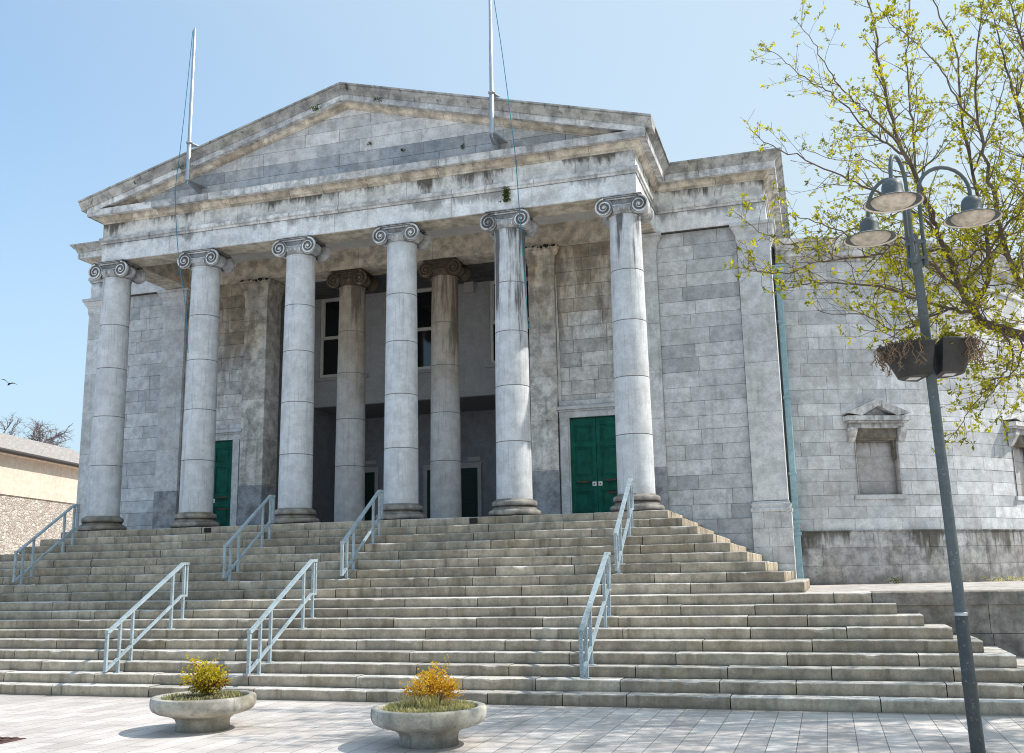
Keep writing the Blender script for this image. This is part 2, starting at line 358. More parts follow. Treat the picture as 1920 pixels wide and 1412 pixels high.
def clip(poly, lines):
    for (a, b, c) in lines:                         # keep a*u+b*v <= c
        out = []
        for i in range(len(poly)):
            p, q = poly[i], poly[(i+1) % len(poly)]
            dp, dq = a*p[0]+b*p[1]-c, a*q[0]+b*q[1]-c
            if dp <= 0: out.append(p)
            if (dp < 0 < dq) or (dq < 0 < dp):
                t = dp/(dp-dq); out.append((p[0]+(q[0]-p[0])*t, p[1]+(q[1]-p[1])*t))
        poly = out
        if len(poly) < 3: return []
    return poly

def ashlar(mb, u0, u1, zs, place, lens=(.55,1.25), holes=(), gap=.0065, depth=.020, lines=(), r=None, tint=(0.,1.), jit=.003, curve=0.):
    """courses of individual stones with open joints; zs = course levels; place(u,z,d) -> point"""
    r = r or rng
    for z0, z1 in zip(zs, zs[1:]):
        spans = [(u0, u1)]
        for hu0, hu1, hz0, hz1 in holes:
            if hz0 < z1-.02 and hz1 > z0+.02:
                ns = []
                for a, b in spans:
                    if hu1 <= a or hu0 >= b: ns.append((a, b)); continue
                    if hu0 > a: ns.append((a, hu0))
                    if hu1 < b: ns.append((hu1, b))
                spans = ns
        for a, b in spans:
            u = a; first = True
            while u < b-1e-4:
                L = r.uniform(*lens)*(r.uniform(.4,1.) if first else 1.)
                if b-(u+L) < lens[0]*.6: L = b-u
                first = False
                g = gap/2
                poly = [(u+g, z0+g), (u+L-g, z0+g), (u+L-g, z1-g), (u+g, z1-g)]
                if lines: poly = clip(poly, lines)
                if len(poly) >= 3:
                    t = r.uniform(*tint); dj = r.uniform(-jit, jit)
                    if curve and L > curve:
                        n = max(1, int(L/curve)); us = [u+g+(L-gap)*i/n for i in range(n+1)]
                        mb.grid([[place(q, z0+g, -dj) for q in us], [place(q, z1-g, -dj) for q in us]], t, False)
                    else: mb.face([place(p[0], p[1], -dj) for p in poly], t)
                    for i in range(len(poly)):
                        p, q = poly[i], poly[(i+1) % len(poly)]
                        mb.face([place(*p, -dj), place(*q, -dj), place(*q, depth), place(*p, depth)], t)
                u += L

def sweep(mb, prof, path, lens=(.9,1.5), gap=.007, tint=(0.,1.), r=None, jit=.0015, caps=True):
    """moulding: prof = (projection, z); path = [(x, y, mx, my)] with the outward mitre at each corner; cut into stones"""
    r = r or rng
    for A, B in zip(path, path[1:]):
        dx, dy = B[0]-A[0], B[1]-A[1]; L = math.hypot(dx, dy); tx, ty = dx/L, dy/L
        nx, ny = ty, -tx
        if nx*(A[2]+B[2])+ny*(A[3]+B[3]) < 0: nx, ny = -nx, -ny
        n = max(1, round(L/r.uniform(*lens))); cuts = [0.]+[L*(i+r.uniform(-.18,.18))/n for i in range(1, n)]+[L]
        for i in range(n):
            s0, s1 = cuts[i], cuts[i+1]; j = r.uniform(-jit, jit); t = r.uniform(*tint)
            def pt(sv, which, p, z):
                if which == 'A': return (A[0]+A[2]*p, A[1]+A[3]*p, z)
                if which == 'B': return (B[0]+B[2]*p, B[1]+B[3]*p, z)
                return (A[0]+tx*sv+nx*p, A[1]+ty*sv+ny*p, z)
            w0 = 'A' if i == 0 else ''; w1 = 'B' if i == n-1 else ''
            r0 = [pt(s0+(0 if w0 else gap/2), w0, p+j, z) for p, z in prof]
            r1 = [pt(s1-(0 if w1 else gap/2), w1, p+j, z) for p, z in prof]
            mb.grid([r0, r1], t, False)
            if caps and len(prof) > 2: mb.face(r0, t); mb.face(r1, t)

def courses(z0, z1, h, r=None, jit=.12):
    r = r or rng
    n = max(1, round((z1-z0)/h)); z = [z0+(z1-z0)*i/n for i in range(n+1)]
    return [z[0]]+[q+r.uniform(-jit, jit)*h*.5 for q in z[1:-1]]+[z[-1]]

# ------------------------------------------------------------------ measured sizes
HL, HU = .1372, .1531
TU, TL = .2614, .3006
P = 9*HL+9*HU                                     # portico floor
ZT = 9*HL                                         # terrace
SP = 2.3                                          # column spacing
CX = 5.79
def Zs(k): return k*HL if k <= 9 else 9*HL+(k-9)*HU
def Yn(k): return -.5-(18-k)*TU if k >= 10 else -3.3328-(9-k)*TL
def XRt(k): return 12.12+(18-k)*.2786 if k >= 10 else 15.22+(9-k)*.2913
def XLt(k): return 11.5-XRt(k)

# ------------------------------------------------------------------ ground
g = MB(); g.box(-150,-150,-.3,150,150,0)
tag(g.build('pavement', M['paving']), kind='structure')
g = MB(); g.box(12.,-3.2,0.,40.,16.,ZT-.003)
tag(g.build('terrace', M['terrace']), kind='structure')
g = MB(); g.box(-20.,-3.2,0.,-1.5,16.,ZT-.003)
tag(g.build('terrace', M['terrace']), kind='structure')

# retaining wall of the terrace beside the steps
tw = thing('retaining_wall', (18.,-3.33,0), 'low stone retaining wall with thick brown coping right of the steps', 'wall')
mb = MB(); ashlar(mb, 15.0, 30., courses(0., ZT-.17, .33), lambda u, z, d: (u, -3.29+d, z), (.5,1.3), depth=.05)
mb.build('wall_face', M['coping'], tw)
mb = MB(); mb.box(14.9,-3.24,0,30.,-3.0,ZT-.02); mb.build('wall_core', M['mortar'], tw)
mb = MB(); x = XRt(9)+.004
while x < 30:
    L = rng.uniform(1.3,2.3); mb.bbox(x, Yn(9)+rng.uniform(-.004,.004), ZT-.17, x+L-.008, -2.6, ZT+rng.uniform(.002,.006), .012, rng.random()); x += L
mb.build('coping', M['coping'], tw)

# ------------------------------------------------------------------ steps
stair = thing('stone_staircase', (5.75,-3.,0), 'broad flight of worn stone steps leading up to the portico', 'steps')
def run(mb, s0, s1, zb, zt, d1, place, r, lens=(.75,1.75)):
    s = s0; first = True
    while s < s1-1e-4:
        L = r.uniform(*lens)*(r.uniform(.35,1.) if first else 1.); first = False
        if s1-(s+L) < .45: L = s1-s
        t = r.random()
        if r.random() < .10: t = -.5
        n = max(2, int(L/.09)); dy, dz = r.uniform(-.006,.006), r.uniform(-.005,.003)
        tilt = r.uniform(-.006,.006)
        rows = []; chip = r.uniform(.1,.9) if r.random() < .22 else None
        for i in range(n+1):
            f = i/n; q = s+.0055+(L-.011)*f
            c = r.uniform(.006,.020); e = r.uniform(-.0025,.0025)
            if chip is not None and abs(f-chip) < .07: c += .03
            if i in (0, n): c += .008
            z = zt+dz+tilt*(f-.5)
            rows.append([place(q, dy+e, zb), place(q, dy+e, z-c*1.1), place(q, dy+e+c*.35, z-c*.4), place(q, dy+e+c*1.2, z), place(q, d1, z)])
        mb.grid(rows, t, False)
        for row, q in ((rows[0], s+.0055), (rows[-1], s+L-.0055)): mb.face(row+[place(q, d1, zb)], t)
        s += L
for k in range(1, 19):
    r = random.Random(100+k); mb = MB()
    y, xl, xr, zb, zt = Yn(k), XLt(k), XRt(k), Zs(k-1)+.001, Zs(k)
    dep = .44 if k != 9 else .95
    run(mb, xl, xr, zb, zt, dep, lambda s, d, z: (s, y+d, z), r)
    yend = 2.16 if k >= 10 else -3.0
    if k != 9:
        run(mb, y+dep+.004, yend, zb, zt, .44, lambda s, d, z: (xr-d, s, z), r)
        run(mb, y+dep+.004, yend, zb, zt, .44, lambda s, d, z: (xl+d, s, z), r)
    st = mb.build('step', M['step'], stair)
    if k == 18:
        for vx in (2.94, 8.56):
            v = MB(); v.box(vx-.075, y-.012, zt-.115, vx+.075, y+.02, zt-.025)
            for i in range(4): v.box(vx-.065+i*.036, y-.016, zt-.11, vx-.05+i*.036, y-.010, zt-.03)
            v.build('vent', M['black'], st)
mb = MB(); mb.box(XLt(18)+.3, -.2, .05, XRt(18)-.3, 2.1, P-.16)
mb.build('core', M['mortar'], stair)
# ------------------------------------------------------------------ courthouse
ch = thing('courthouse', (5.75, 2.1, 0), 'grey stone neoclassical courthouse with pedimented column portico and curved side wall', 'building')
YW, YP = 2.2, 2.1                                  # wall face, pilaster face
mb = MB(); mb.box(-.2, -.06, P-.12, 11.7, 6.3, P-.004); mb.build('floor', M['terrace'], ch)

# solid body behind the stone facing
mb = MB()
mb.box(-2.43, YW+.02, 0, 1.98, 14, 9.6); mb.box(9.50, YW+.02, 0, 13.98, 14, 9.6)
mb.box(1.98, 6.2, 0, 9.5, 14, 9.6); mb.box(1.98, 2.75, P-.3, 2.68, 6.2, 9.6); mb.box(8.82, 2.75, P-.3, 9.5, 6.2, 9.6)
body = mb.build('wall_core', M['mortar'], ch)
# door openings are shallow niches in front of the core: the facing is set out to YW
r = random.Random(11)
pl = lambda u, z, d: (u, YW+d, z)
zc = courses(1.36, 8.53, .30, r)
DL, DR = (.64, 1.73), (9.77, 10.86)
mb = MB()
zu = [2.56]+[z for z in zc if z > 2.68]
for xa, xb in ((-1.86, -.34), (11.75, 13.40)):
    mb = MB()
    ashlar(mb, xa, xb, [z for z in zc if z < 2.5]+[2.555], lambda u, z, d: (u, YW-.07+d, z), r=r, tint=(0,.6))
    mb.box(xa, YW-.07, 2.555, xb, YW, 2.559)
    ashlar(mb, xa, xb, zu, pl, r=r)
    mb.build('wing_wall', M['ashlar'], ch)
mb = MB()
zu = courses(P, 4.95, .31, r)[:-1]+courses(4.95, 8.53, .30, r)
ashlar(mb, .30, 1.96, zu, pl, (.45,1.0), holes=[(DL[0]-.02, DL[1]+.02, P-.1, 4.77)], r=r)
mb.build('portico_wall', M['ashlar_porch'], ch); mb = MB()
ashlar(mb, 9.53, 11.12, zu, pl, (.45,1.0), holes=[(DR[0]-.02, DR[1]+.02, P-.1, 4.77)], r=r)
mb.build('portico_wall', M['ashlar_porch'], ch)
# side walls of the main block
mb = MB()
ashlar(mb, 2.62, 14, courses(1.3, 8.53, .30, r), lambda u, z, d: (14.0-d, u, z), r=r)
mb.build('side_wall', M['ashlar'], ch); mb = MB()
ashlar(mb, 2.62, 14, courses(0., 8.53, .30, r), lambda u, z, d: (-2.45+d, u, z), r=r)
mb.build('side_wall', M['ashlar'], ch)

# pilasters: shafts of long stones, cap and base mouldings wrapped round
CAP = [(0,-.40),(.012,-.395),(.012,-.36),(.02,-.355),(.02,-.24),(.035,-.23),(.035,-.20),(.06,-.18),(.085,-.13),(.10,-.09),(.10,-.075),(.125,-.07),(.13,-.02),(.12,-.0),(-.05,0)]
PB = [(0,.21),(.018,.205),(.02,.18),(.045,.165),(.05,.14),(.035,.12),(.035,.09),(.06,.07),(.065,.03),(.05,.0)]
def pilaster(x0, x1, y0, y1, zb, zt, zj, base=None, mat='pilaster', dado=None, left=True, right=True):
    m = MB(); rr = random.Random(int(x0*100)+500)
    faces = [lambda u, z, d: (x0+u, y0+d, z)]
    zz = [zb]+zj+[zt]
    ashlar(m, 0, x1-x0, zz, faces[0], (3,4), r=rr, jit=.002)
    if left: ashlar(m, 0, y1-y0, zz, lambda u, z, d: (x0+d, y0+u, z), (3,4), r=rr, jit=.002)
    if right: ashlar(m, 0, y1-y0, zz, lambda u, z, d: (x1-d, y0+u, z), (3,4), r=rr, jit=.002)
    m.box(x0+.008, y0+.008, zb, x1-.008, y1-.001, zt)
    p = m.build('pilaster', M[mat], ch)
    path = [(x0, y1, -1, 0), (x0, y0, -1, -1), (x1, y0, 1, -1), (x1, y1, 1, 0)]
    m = MB(); sweep(m, [(a, zt+b) for a, b in CAP], path, (9,9), r=rr, tint=(.2,.7)); m.box(x0, y0, zt-.01, x1, y1, zt-.002)
    m.build('pilaster_cap', M['anta' if mat == 'anta' else 'pilaster'], p)
    if base:
        m = MB(); sweep(m, [(a, base+b) for a, b in PB], path, (9,9), r=rr); m.build('pilaster_base', M['pilaster'], p)
        m = MB(); e = .045
        ashlar(m, -e, x1-x0+e, courses(1.36, base, .31, rr), lambda u, z, d: (x0+u, y0-e+d, z), (.3,.5), r=rr)
        ashlar(m, 0, y1-y0+e, courses(1.36, base, .31, rr), lambda u, z, d: (x0-e+d, y0-e+u, z), (3,4), r=rr)
        ashlar(m, 0, y1-y0+e, courses(1.36, base, .31, rr), lambda u, z, d: (x1+e-d, y0-e+u, z), (3,4), r=rr)
        m.box(x0-e+.01, y0-e+.01, 1.0, x1+e-.01, y1, base-.003)
        m.build('plinth', M['ashlar'], p)
    if dado:
        m = MB(); m.box(x0-.004, y0-.004, zb, x1+.004, y1-.002, dado); m.build('dado', M['dado'], p)
    return p
pj = [3.62, 4.62, 5.62, 6.6, 7.5]
pilaster(13.41, 14.06, YP, 2.62, 2.88, 8.53, pj[1:], base=2.66)
pilaster(-2.52, -1.87, YP, 2.62, 2.88, 8.53, pj[1:], base=2.66)
pilaster(11.13, 11.75, YP, YW, P, 8.53, pj, dado=P+1.02)
pilaster(-.32, .30, YP, YW, P, 8.53, pj, dado=P+1.02)
ja = [3.7, 4.72, 5.66, 6.62, 7.55]
for x0, x1 in ((1.95, 2.55), (8.95, 9.53)):
    p = pilaster(x0, x1, YP, 2.74, P, 8.53, ja, mat='anta', dado=P+1.06)
    m = MB(); rr = random.Random(5)
    for i in range(40):
        u = rr.uniform(x0-.1, x1+.1); m.ball((u, YP-.10+rr.uniform(-.03,.02), 8.50+rr.uniform(-.02,.025)), (rr.uniform(.02,.06), .03, rr.uniform(.015,.03)), 6, 4)
    m.build('black_crust', M['soot'], p)
# patched cement strip by the right anta
m = MB(); rows = []
for i in range(24):
    z = 4.9+3.0*i/23; w = .05+.02*rng.random(); rows.append([(9.538, YW-.018, z), (9.538+w*(1.2-i/26), YW-.018, z)])
m.grid(rows, .5, False); m.build('cement_patch', M['whitewash'], ch)

# main green doors with stone surround
def main_door(x0, x1):
    z0, z1, y = P, 4.755, 2.21
    m = MB()
    for xa, xb in ((x0-.215, x0-.001), (x1+.001, x1+.215)):
        m.box(xa, 2.135, z0, xb, 2.2195, z1); m.box(xa+.02, 2.118, z0, xb-.03, 2.136, z1)
    m.box(x0-.215, 2.132, z1, x1+.215, 2.2195, z1+.13); m.box(x0-.235, 2.112, z1+.131, x1+.235, 2.2195, z1+.17); m.box(x0-.25, 2.08, z1+.171, x1+.25, 2.2195, z1+.24)
    m.box(x0-.22, 2.14, z1+.241, x1+.22, 2.2195, z1+.36)
    m.build('door_surround', M['pilaster'], ch)
    d = MB(); xm = (x0+x1)/2
    d.box(x0, y+.002, z0, x1, y+.0095, z1)
    for a, b in ((x0, xm-.004), (xm+.004, x1)):
        w = b-a; sx = .085
        d.box(a, y-.03, z0+.02, a+sx, y, z1-.03); d.box(b-sx, y-.03, z0+.02, b, y, z1-.03)
        for za, zb in ((z0+.02, z0+.16), (z0+.60, z0+.72), (z0+.80, z0+.90), (z0+1.52, z0+1.62), (z1-.17, z1-.03)): d.box(a+sx, y-.029, za, b-sx, y, zb)
        for za, zb in ((z0+.16, z0+.60), (z0+.90, z0+1.52), (z0+1.62, z1-.17)):
            d.hexa([(a+sx,y-.008,za),(b-sx,y-.008,za),(b-sx,y,za),(a+sx,y,za),(a+sx,y-.008,zb),(b-sx,y-.008,zb),(b-sx,y,zb),(a+sx,y,zb)])
            d.bbox(a+sx+.045, y-.02, za+.045, b-sx-.045, y-.006, zb-.045, .008)
    door = d.build('door', M['green'], ch)
    for hx in (xm-.062, xm+.062):
        h = MB(); h.box(hx-.042, y-.036, z0+.705, hx+.042, y-.03, z0+.79); hp = h.build('handle_plate', M['white'], door)
        q = MB(); q.ball((hx, y-.055, z0+.745), (.016,.03,.016)); q.build('handle', M['iron'], door)
    for hx, hz in ((xm-.29, z0+.80), (xm+.29, z0+.82), (xm+.33, z0+.56)):
        h = MB(); h.box(hx-.125, y-.04, hz-.012, hx+.125, y-.03, hz+.012); h.box(hx-.11, y-.05, hz-.022, hx+.11, y-.031, hz-.012); h.build('letter_slot', M['iron'], door)
main_door(*DL); main_door(*DR)
# ------------------------------------------------------------------ columns
NECK = 5.55; CAPT = 8.535-P
RB, RT = .338, .297
ZJ = [4.00-P, 5.06-P, 6.12-P, 7.09-P]
def shaft_r(z):
    t = max(0, min(1, (z-.31)/(NECK-.31))); return RB+(RT-RB)*(t**1.35)
def shaft_mesh(z0, base):
    m = MB(); zs = [z0]+ZJ+[NECK-.02]
    prof = []; drum = []
    for i in range(len(zs)-1):
        a, b = zs[i], zs[i+1]; g = .007
        for z, d, dr in [(a+g*.2, -.012, 7), (a+g, -.0015, i), (a+g+.008, 0, i)]+[(a+(b-a)*k/4, 0, i) for k in range(1, 4)]+[(b-g-.008, 0, i), (b-g, -.0015, 7), (b-g*.2, -.012, 7)]:
            prof.append((shaft_r(z)+d, z)); drum.append(dr)
    rr = random.Random(3); tt = [rr.random() for _ in range(7)]+[-1.]
    m.lathe(prof, seg=56, tint=lambda a, b: tt[drum[a]])
    m.lathe([(RT,NECK-.03),(RT+.012,NECK-.02),(RT+.015,NECK-.008),(RT+.012,NECK+.004),(RT,NECK+.012)], seg=48, tint=.3, caps=False)
    return m
def capital_mesh():
    m = MB()
    vx, vz, vr, vy = .335, 5.70, .172, .325
    for s in (-1, 1):
        prof = [(.0,-vy),(vr-.012,-vy),(vr,-vy+.008),(vr,-vy+.05),(vr-.02,-vy+.062),(vr-.045,-vy+.15),(vr-.06,-.045),(vr-.046,-.04),(vr-.046,.04),(vr-.06,.045),(vr-.045,vy-.15),(vr-.02,vy-.062),(vr,vy-.05),(vr,vy-.008),(vr-.012,vy),(0,vy)]
        m.lathe(prof, (s*vx, 0, vz), 26, 'Y', tint=.5, caps=False)
        for f in (-1, 1):
            m.lathe([(0,f*(vy+.001)),(vr-.014,f*(vy+.001))], (s*vx, 0, vz), 26, 'Y', tint=-.35, caps=False)  # recess tinted dark, spiral ridges pale: relief shading put into the colour
            pts = []; rad = []
            N = 54
            for i in range(N+1):
                t = i/N; a = math.pi/2 - s*t*2*math.pi*2.1; rr = .150*(1-t)**.95+.020
                pts.append((s*vx+rr*math.cos(a), f*(vy+.010), vz+rr*math.sin(a))); rad.append(.0215*(1-.55*t))
            m.tube(pts, rad, 6, 1.15)
            m.ball((s*vx, f*(vy+.010), vz), (.034,.024,.034), 10, 6, 1.1)
    n = 12                                            # sagging channel between the volutes
    for f in (-1, 1):
        for k, (ya, za, zb, tt) in enumerate(((.318,5.742,5.762,1.0),(.298,5.762,5.845,.05),(.318,5.845,5.875,.9))):
            rows = [[], []]
            for i in range(n+1):
                x = -vx+2*vx*i/n; sag = .026*(1-(x/vx)**2)
                rows[0].append((x, f*ya, za-sag*(1 if k < 2 else .2))); rows[1].append((x, f*ya, zb-sag*(1 if k == 0 else .2)))
            m.grid(rows, tt, False); m.grid([[(x, y*.85, z) for x, y, z in rows[0]], rows[0]], tt, False); m.grid([rows[1], [(x, y*.85, z) for x, y, z in rows[1]]], tt, False)
    m.box(-vx, -.27, 5.72, vx, .27, 5.874, .3)
    m.lathe([(RT,5.555),(.315,5.575),(.350,5.63),(.362,5.68),(.355,5.715),(.30,5.73)], seg=40, tint=.35, caps=False)
    for i in range(22):
        a = 2*math.pi*i/22; m.ball((.345*math.cos(a), .345*math.sin(a), 5.652), (.024,.024,.042), 7, 5, .7)
    m.bbox(-.37,-.345,5.876,.37,.345,5.902,.006,.4)
    m.bbox(-.392,-.365,5.902,.392,.365,CAPT,.010,.55)
    return m
def base_mesh():
    m = MB()
    def torus(zc, h, rin, rout, n=10): return [(rin+(rout-rin)*math.sin(math.pi*i/n)**.8, zc-h/2*math.cos(math.pi*i/n)) for i in range(n+1)]
    prof = torus(.062, .118, .44, .492)+[(.445,.126),(.43,.134),(.405,.150),(.395,.166),(.40,.178),(.415,.182)]+torus(.238, .104, .385, .425)+[(.385,.294),(.362,.297),(.358,.308),(.345,.322)]
    m.lathe([(.44,0)]+prof, seg=56, tint=.5)
    return m
def plinth_mesh():
    m = MB(); m.lathe([(.43,.002),(.43,.04),(.39,.075),(.36,.11),(.345,.125)], seg=48, tint=.6); return m
cols = []
def column(x, y, first):
    if first is None:
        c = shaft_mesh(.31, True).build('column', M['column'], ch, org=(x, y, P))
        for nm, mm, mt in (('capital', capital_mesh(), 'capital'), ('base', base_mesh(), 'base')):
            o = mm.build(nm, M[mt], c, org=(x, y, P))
        return c
    c = copy_tree(first, ch); c.location = Vector((x, y, P))-ORG[ch]; return c
front = None
SOOT = [(.55,.0,7.6), (.35,.0,7.9), (.3,.0,7.9), (.3,.0,8.0), (.95,.0,5.6), (.95,.0,7.2)]
for i in range(6):
    c = column(i*SP, 0, front); front = front or c
    c.color = (*SOOT[i], 1)
    for k in c.children: k.color = ((.8 if i in (0, 4, 5) else .45) if k.name.startswith('capital') else 0, 0, 7.9, 1)
# two inner columns between the antae: no moulded base, low splayed foot
ic = shaft_mesh(.12, False).build('column', M['column'], ch, org=(2*SP, 2.42, P))
capital_mesh().build('capital', M['capital'], ic, org=(2*SP, 2.42, P)); plinth_mesh().build('base', M['dado'], ic, org=(2*SP, 2.42, P))
ic2 = copy_tree(ic, ch); ic2.location = Vector((3*SP, 2.42, P))-ORG[ch]
for c, q in ((ic, (.7,.9,6.4)), (ic2, (.7,.9,6.2))):
    c.color = (*q, 1)
    for k in c.children: k.color = ((.85,1.,5.6,1) if k.name.startswith('capital') else (0,0,9,1))

# ------------------------------------------------------------------ entablature
XA0, XA1, YA = -.21, 11.79, -.30
WX0, WX1, WY = -2.46, 14.02, 2.05
PATH = [(WX0,14,-1,0),(WX0,WY,-1,-1),(XA0,WY,-1,-1),(XA0,YA,-1,-1),(XA1,YA,1,-1),(XA1,WY,1,-1),(WX1,WY,1,-1),(WX1,14,1,0)]
r = random.Random(21)
m = MB(); sweep(m, [(-.03,8.531),(0,8.535),(0,8.93),(-.03,8.934)], PATH, (1.5,2.6), r=r)
arch = m.build('architrave', M['archit'], ch)
m = MB(); sweep(m, [(-.02,8.935),(.02,8.94),(.03,8.96),(.03,8.99),(.055,9.0),(.055,9.075),(-.02,9.085)], PATH, (1.0,1.9), r=r)
m.build('taenia', M['cornice'], ch)
m = MB(); sweep(m, [(-.03,9.087),(0,9.09),(0,9.46),(-.03,9.462)], PATH, (1.0,1.7), r=r)
m.build('frieze', M['frieze'], ch)
m = MB(); sweep(m, [(-.02,9.40),(.015,9.405),(.02,9.44),(.055,9.455),(.085,9.49),(.10,9.53),(.12,9.545),(-.02,9.55)], PATH, (.8,1.4), r=r)
m.build('bed_mould', M['bed'], ch)
m = MB(); sweep(m, [(.0,9.5485),(.24,9.5485),(.24,9.54),(.255,9.54),(.255,9.672),(.262,9.684),(.0,9.74)], PATH, (.9,1.6), r=r)
m.build('cornice', M['cornice'], ch)
SIMA = [(.15,9.687),(.262,9.687),(.275,9.70),(.28,9.735),(.31,9.77),(.345,9.80),(.37,9.835),(.375,9.85),(.40,9.852),(.40,9.885),(-.1,9.90)]
m = MB()
sweep(m, SIMA, [(XA1,YA,1,-1),(XA1,WY,1,-1),(WX1,WY,1,-1),(WX1,14,1,0)], (1.,1.7), r=r)
m.build('side_gutter_mould', M['sima'], ch); m = MB()
sweep(m, SIMA, [(WX0,14,-1,0),(WX0,WY,-1,-1),(XA0,WY,-1,-1),(XA0,YA,-1,-1)], (1.,1.7), r=r)
m.build('side_gutter_mould', M['sima'], ch)
# beams behind the facing: front beam, two returns, wall beam over the antae and inner columns
m = MB()
m.box(XA0+.02, YA+.02, 8.533, XA1-.02, .30, 9.5)
m.box(XA0+.02, .301, 8.533, .39, 2.14, 9.5); m.box(11.19, .301, 8.533, XA1-.02, 2.14, 9.5)
m.build('beam', M['soffit'], ch)
m = MB()
ashlar(m, .391, 11.189, [8.535, 9.03], lambda u, z, d: (u, 2.06+d, z), (1.2,2.0), r=r)
m.box(.391, 2.072, 8.5345, 11.189, 2.72, 9.3)
m.build('wall_beam', M['soffit'], ch)
m = MB(); m.box(.391, .301, 9.02, 11.189, 2.061, 9.2); m.build('ceiling', M['ceiling'], ch)
m = MB(); m.box(WX0+.04, WY+.03, 8.54, WX1-.04, 13.9, 9.62); m.build('upper_wall_core', M['mortar'], ch)

# ------------------------------------------------------------------ pediment
ZA, SL = 11.64, .2745
def ztop(x): return ZA-SL*abs(x-CX)
m = MB()
ln = [(SL, 1., ZA-.36+SL*CX), (-SL, 1., ZA-.36-SL*CX)]
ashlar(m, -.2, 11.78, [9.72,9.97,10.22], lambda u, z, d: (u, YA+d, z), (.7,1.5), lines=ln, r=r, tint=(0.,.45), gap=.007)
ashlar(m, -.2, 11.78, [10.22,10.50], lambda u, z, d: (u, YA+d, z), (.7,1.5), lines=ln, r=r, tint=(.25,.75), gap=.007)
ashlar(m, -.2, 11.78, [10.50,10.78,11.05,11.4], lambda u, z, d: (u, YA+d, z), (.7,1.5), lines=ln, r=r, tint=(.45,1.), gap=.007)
ty = m.build('tympanum', M['tymp'], ch)
m = MB(); zb = 9.70
pr = [(-.1, zb), (11.7, zb), (11.7, ztop(11.7)-.3), (CX, ZA-.3), (-.1, ztop(-.1)-.3)]
m.face([(x, YA+.016, z) for x, z in pr]); m.face([(x, .3, z) for x, z in pr])
m.build('tympanum_core', M['mortar'], ch)
def rake(prof, ext, name, mat, lens, rr):
    m = MB()
    for sgn in (-1, 1):
        x1 = 6.0+ext; n = max(2, round(x1/rr.uniform(*lens)))
        cuts = [0]+[x1*(i+rr.uniform(-.2,.2))/n for i in range(1, n)]+[x1]
        for i in range(n):
            a, b = cuts[i]+(.0 if i == 0 else .002), cuts[i+1]-.002; t = rr.random(); j = rr.uniform(-.0015,.0015)
            r0 = [(CX+sgn*a, YA-p-j, ZA-SL*a+dz) for p, dz in prof]; r1 = [(CX+sgn*b, YA-p-j, ZA-SL*b+dz) for p, dz in prof]
            m.grid([r0, r1], t, False); m.face(r0, t); m.face(r1, t)
    return m.build(name, M[mat], ch)
rake([(-.05,.0),(.40,-.0),(.40,-.035),(.375,-.037),(.37,-.055),(.345,-.09),(.31,-.125),(.28,-.16),(.275,-.19),(.262,-.202),(-.05,-.202)], .40, 'raking_sima', 'sima', (1.1,1.9), r)
rake([(-.05,-.205),(.255,-.205),(.255,-.325),(.24,-.325),(.24,-.318),(-.05,-.318)], .262, 'raking_cornice', 'cornice', (.9,1.6), r)
rake([(-.03,-.319),(.12,-.319),(.10,-.333),(.085,-.365),(.055,-.395),(.02,-.41),(.015,-.43),(-.03,-.43)], .0, 'raking_bed_mould', 'bed', (.8,1.4), r)
m = MB()                                             # lead roof: gable over portico and body, flats either side
for s in (-1, 1):
    a = [(CX, YA-.38, ZA+.004), (CX+s*6.39, YA-.38, ZA-SL*6.39+.004), (CX+s*6.39, 9., ZA-SL*6.39+.004), (CX, 9., ZA+.004)]
    m.face(a); m.face([(x, y, z-.05) for x, y, z in a])
m.face([(CX-6.39, 8.9, ZA-SL*6.39), (CX+6.39, 8.9, ZA-SL*6.39), (CX, 8.9, ZA)])
m.face([(-2.85,1.75,9.897),(-.5,1.75,9.897),(-.5,13.9,9.897),(-2.85,13.9,9.897)]); m.face([(12.1,1.75,9.897),(14.4,1.75,9.897),(14.4,13.9,9.897),(12.1,13.9,9.897)])
m.face([(-.5,9,9.85),(12.1,9,9.85),(12.1,13.9,9.85),(-.5,13.9,9.85)])
m.build('roof', M['lead'], ch)

# ------------------------------------------------------------------ recess behind the inner columns
XR0, XR1, YU, YB = 2.70, 8.80, 4.12, 6.12
WIN = [(3.47, 1.2), (5.73, 1.2), (7.99, 1.2)]; WZ0, WZ1, ZSOF = 6.49, 8.53, 5.75
m = MB()
spans = [XR0]+[v for c, w in WIN for v in (c-w/2, c+w/2)]+[XR1]
m.box(XR0, YU, ZSOF, XR1, YU+.2, WZ0); m.box(XR0, YU, WZ1, XR1, YU+.2, 9.3)
for a, b in zip(spans[::2], spans[1::2]): m.box(a, YU, WZ0, b, YU+.2, WZ1)
m.box(XR0-.03, 2.74, ZSOF, XR0-.001, YU+.2, 9.3); m.box(XR1+.001, 2.74, ZSOF, XR1+.03, YU+.2, 9.3)
m.build('upper_wall', M['plaster'], ch)
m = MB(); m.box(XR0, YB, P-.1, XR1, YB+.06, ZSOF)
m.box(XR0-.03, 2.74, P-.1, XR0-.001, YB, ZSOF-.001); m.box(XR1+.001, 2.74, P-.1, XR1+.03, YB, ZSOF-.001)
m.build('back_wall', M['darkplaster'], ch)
m = MB(); m.box(XR0, YU+.002, ZSOF-.02, XR1, YB, ZSOF-.003); m.build('recess_soffit', M['soffitdark'], ch); m = MB(); m.box(XR0, 2.73, 9.0, XR1, YU, 9.2); m.build('recess_soffit', M['soffitdark'], ch)
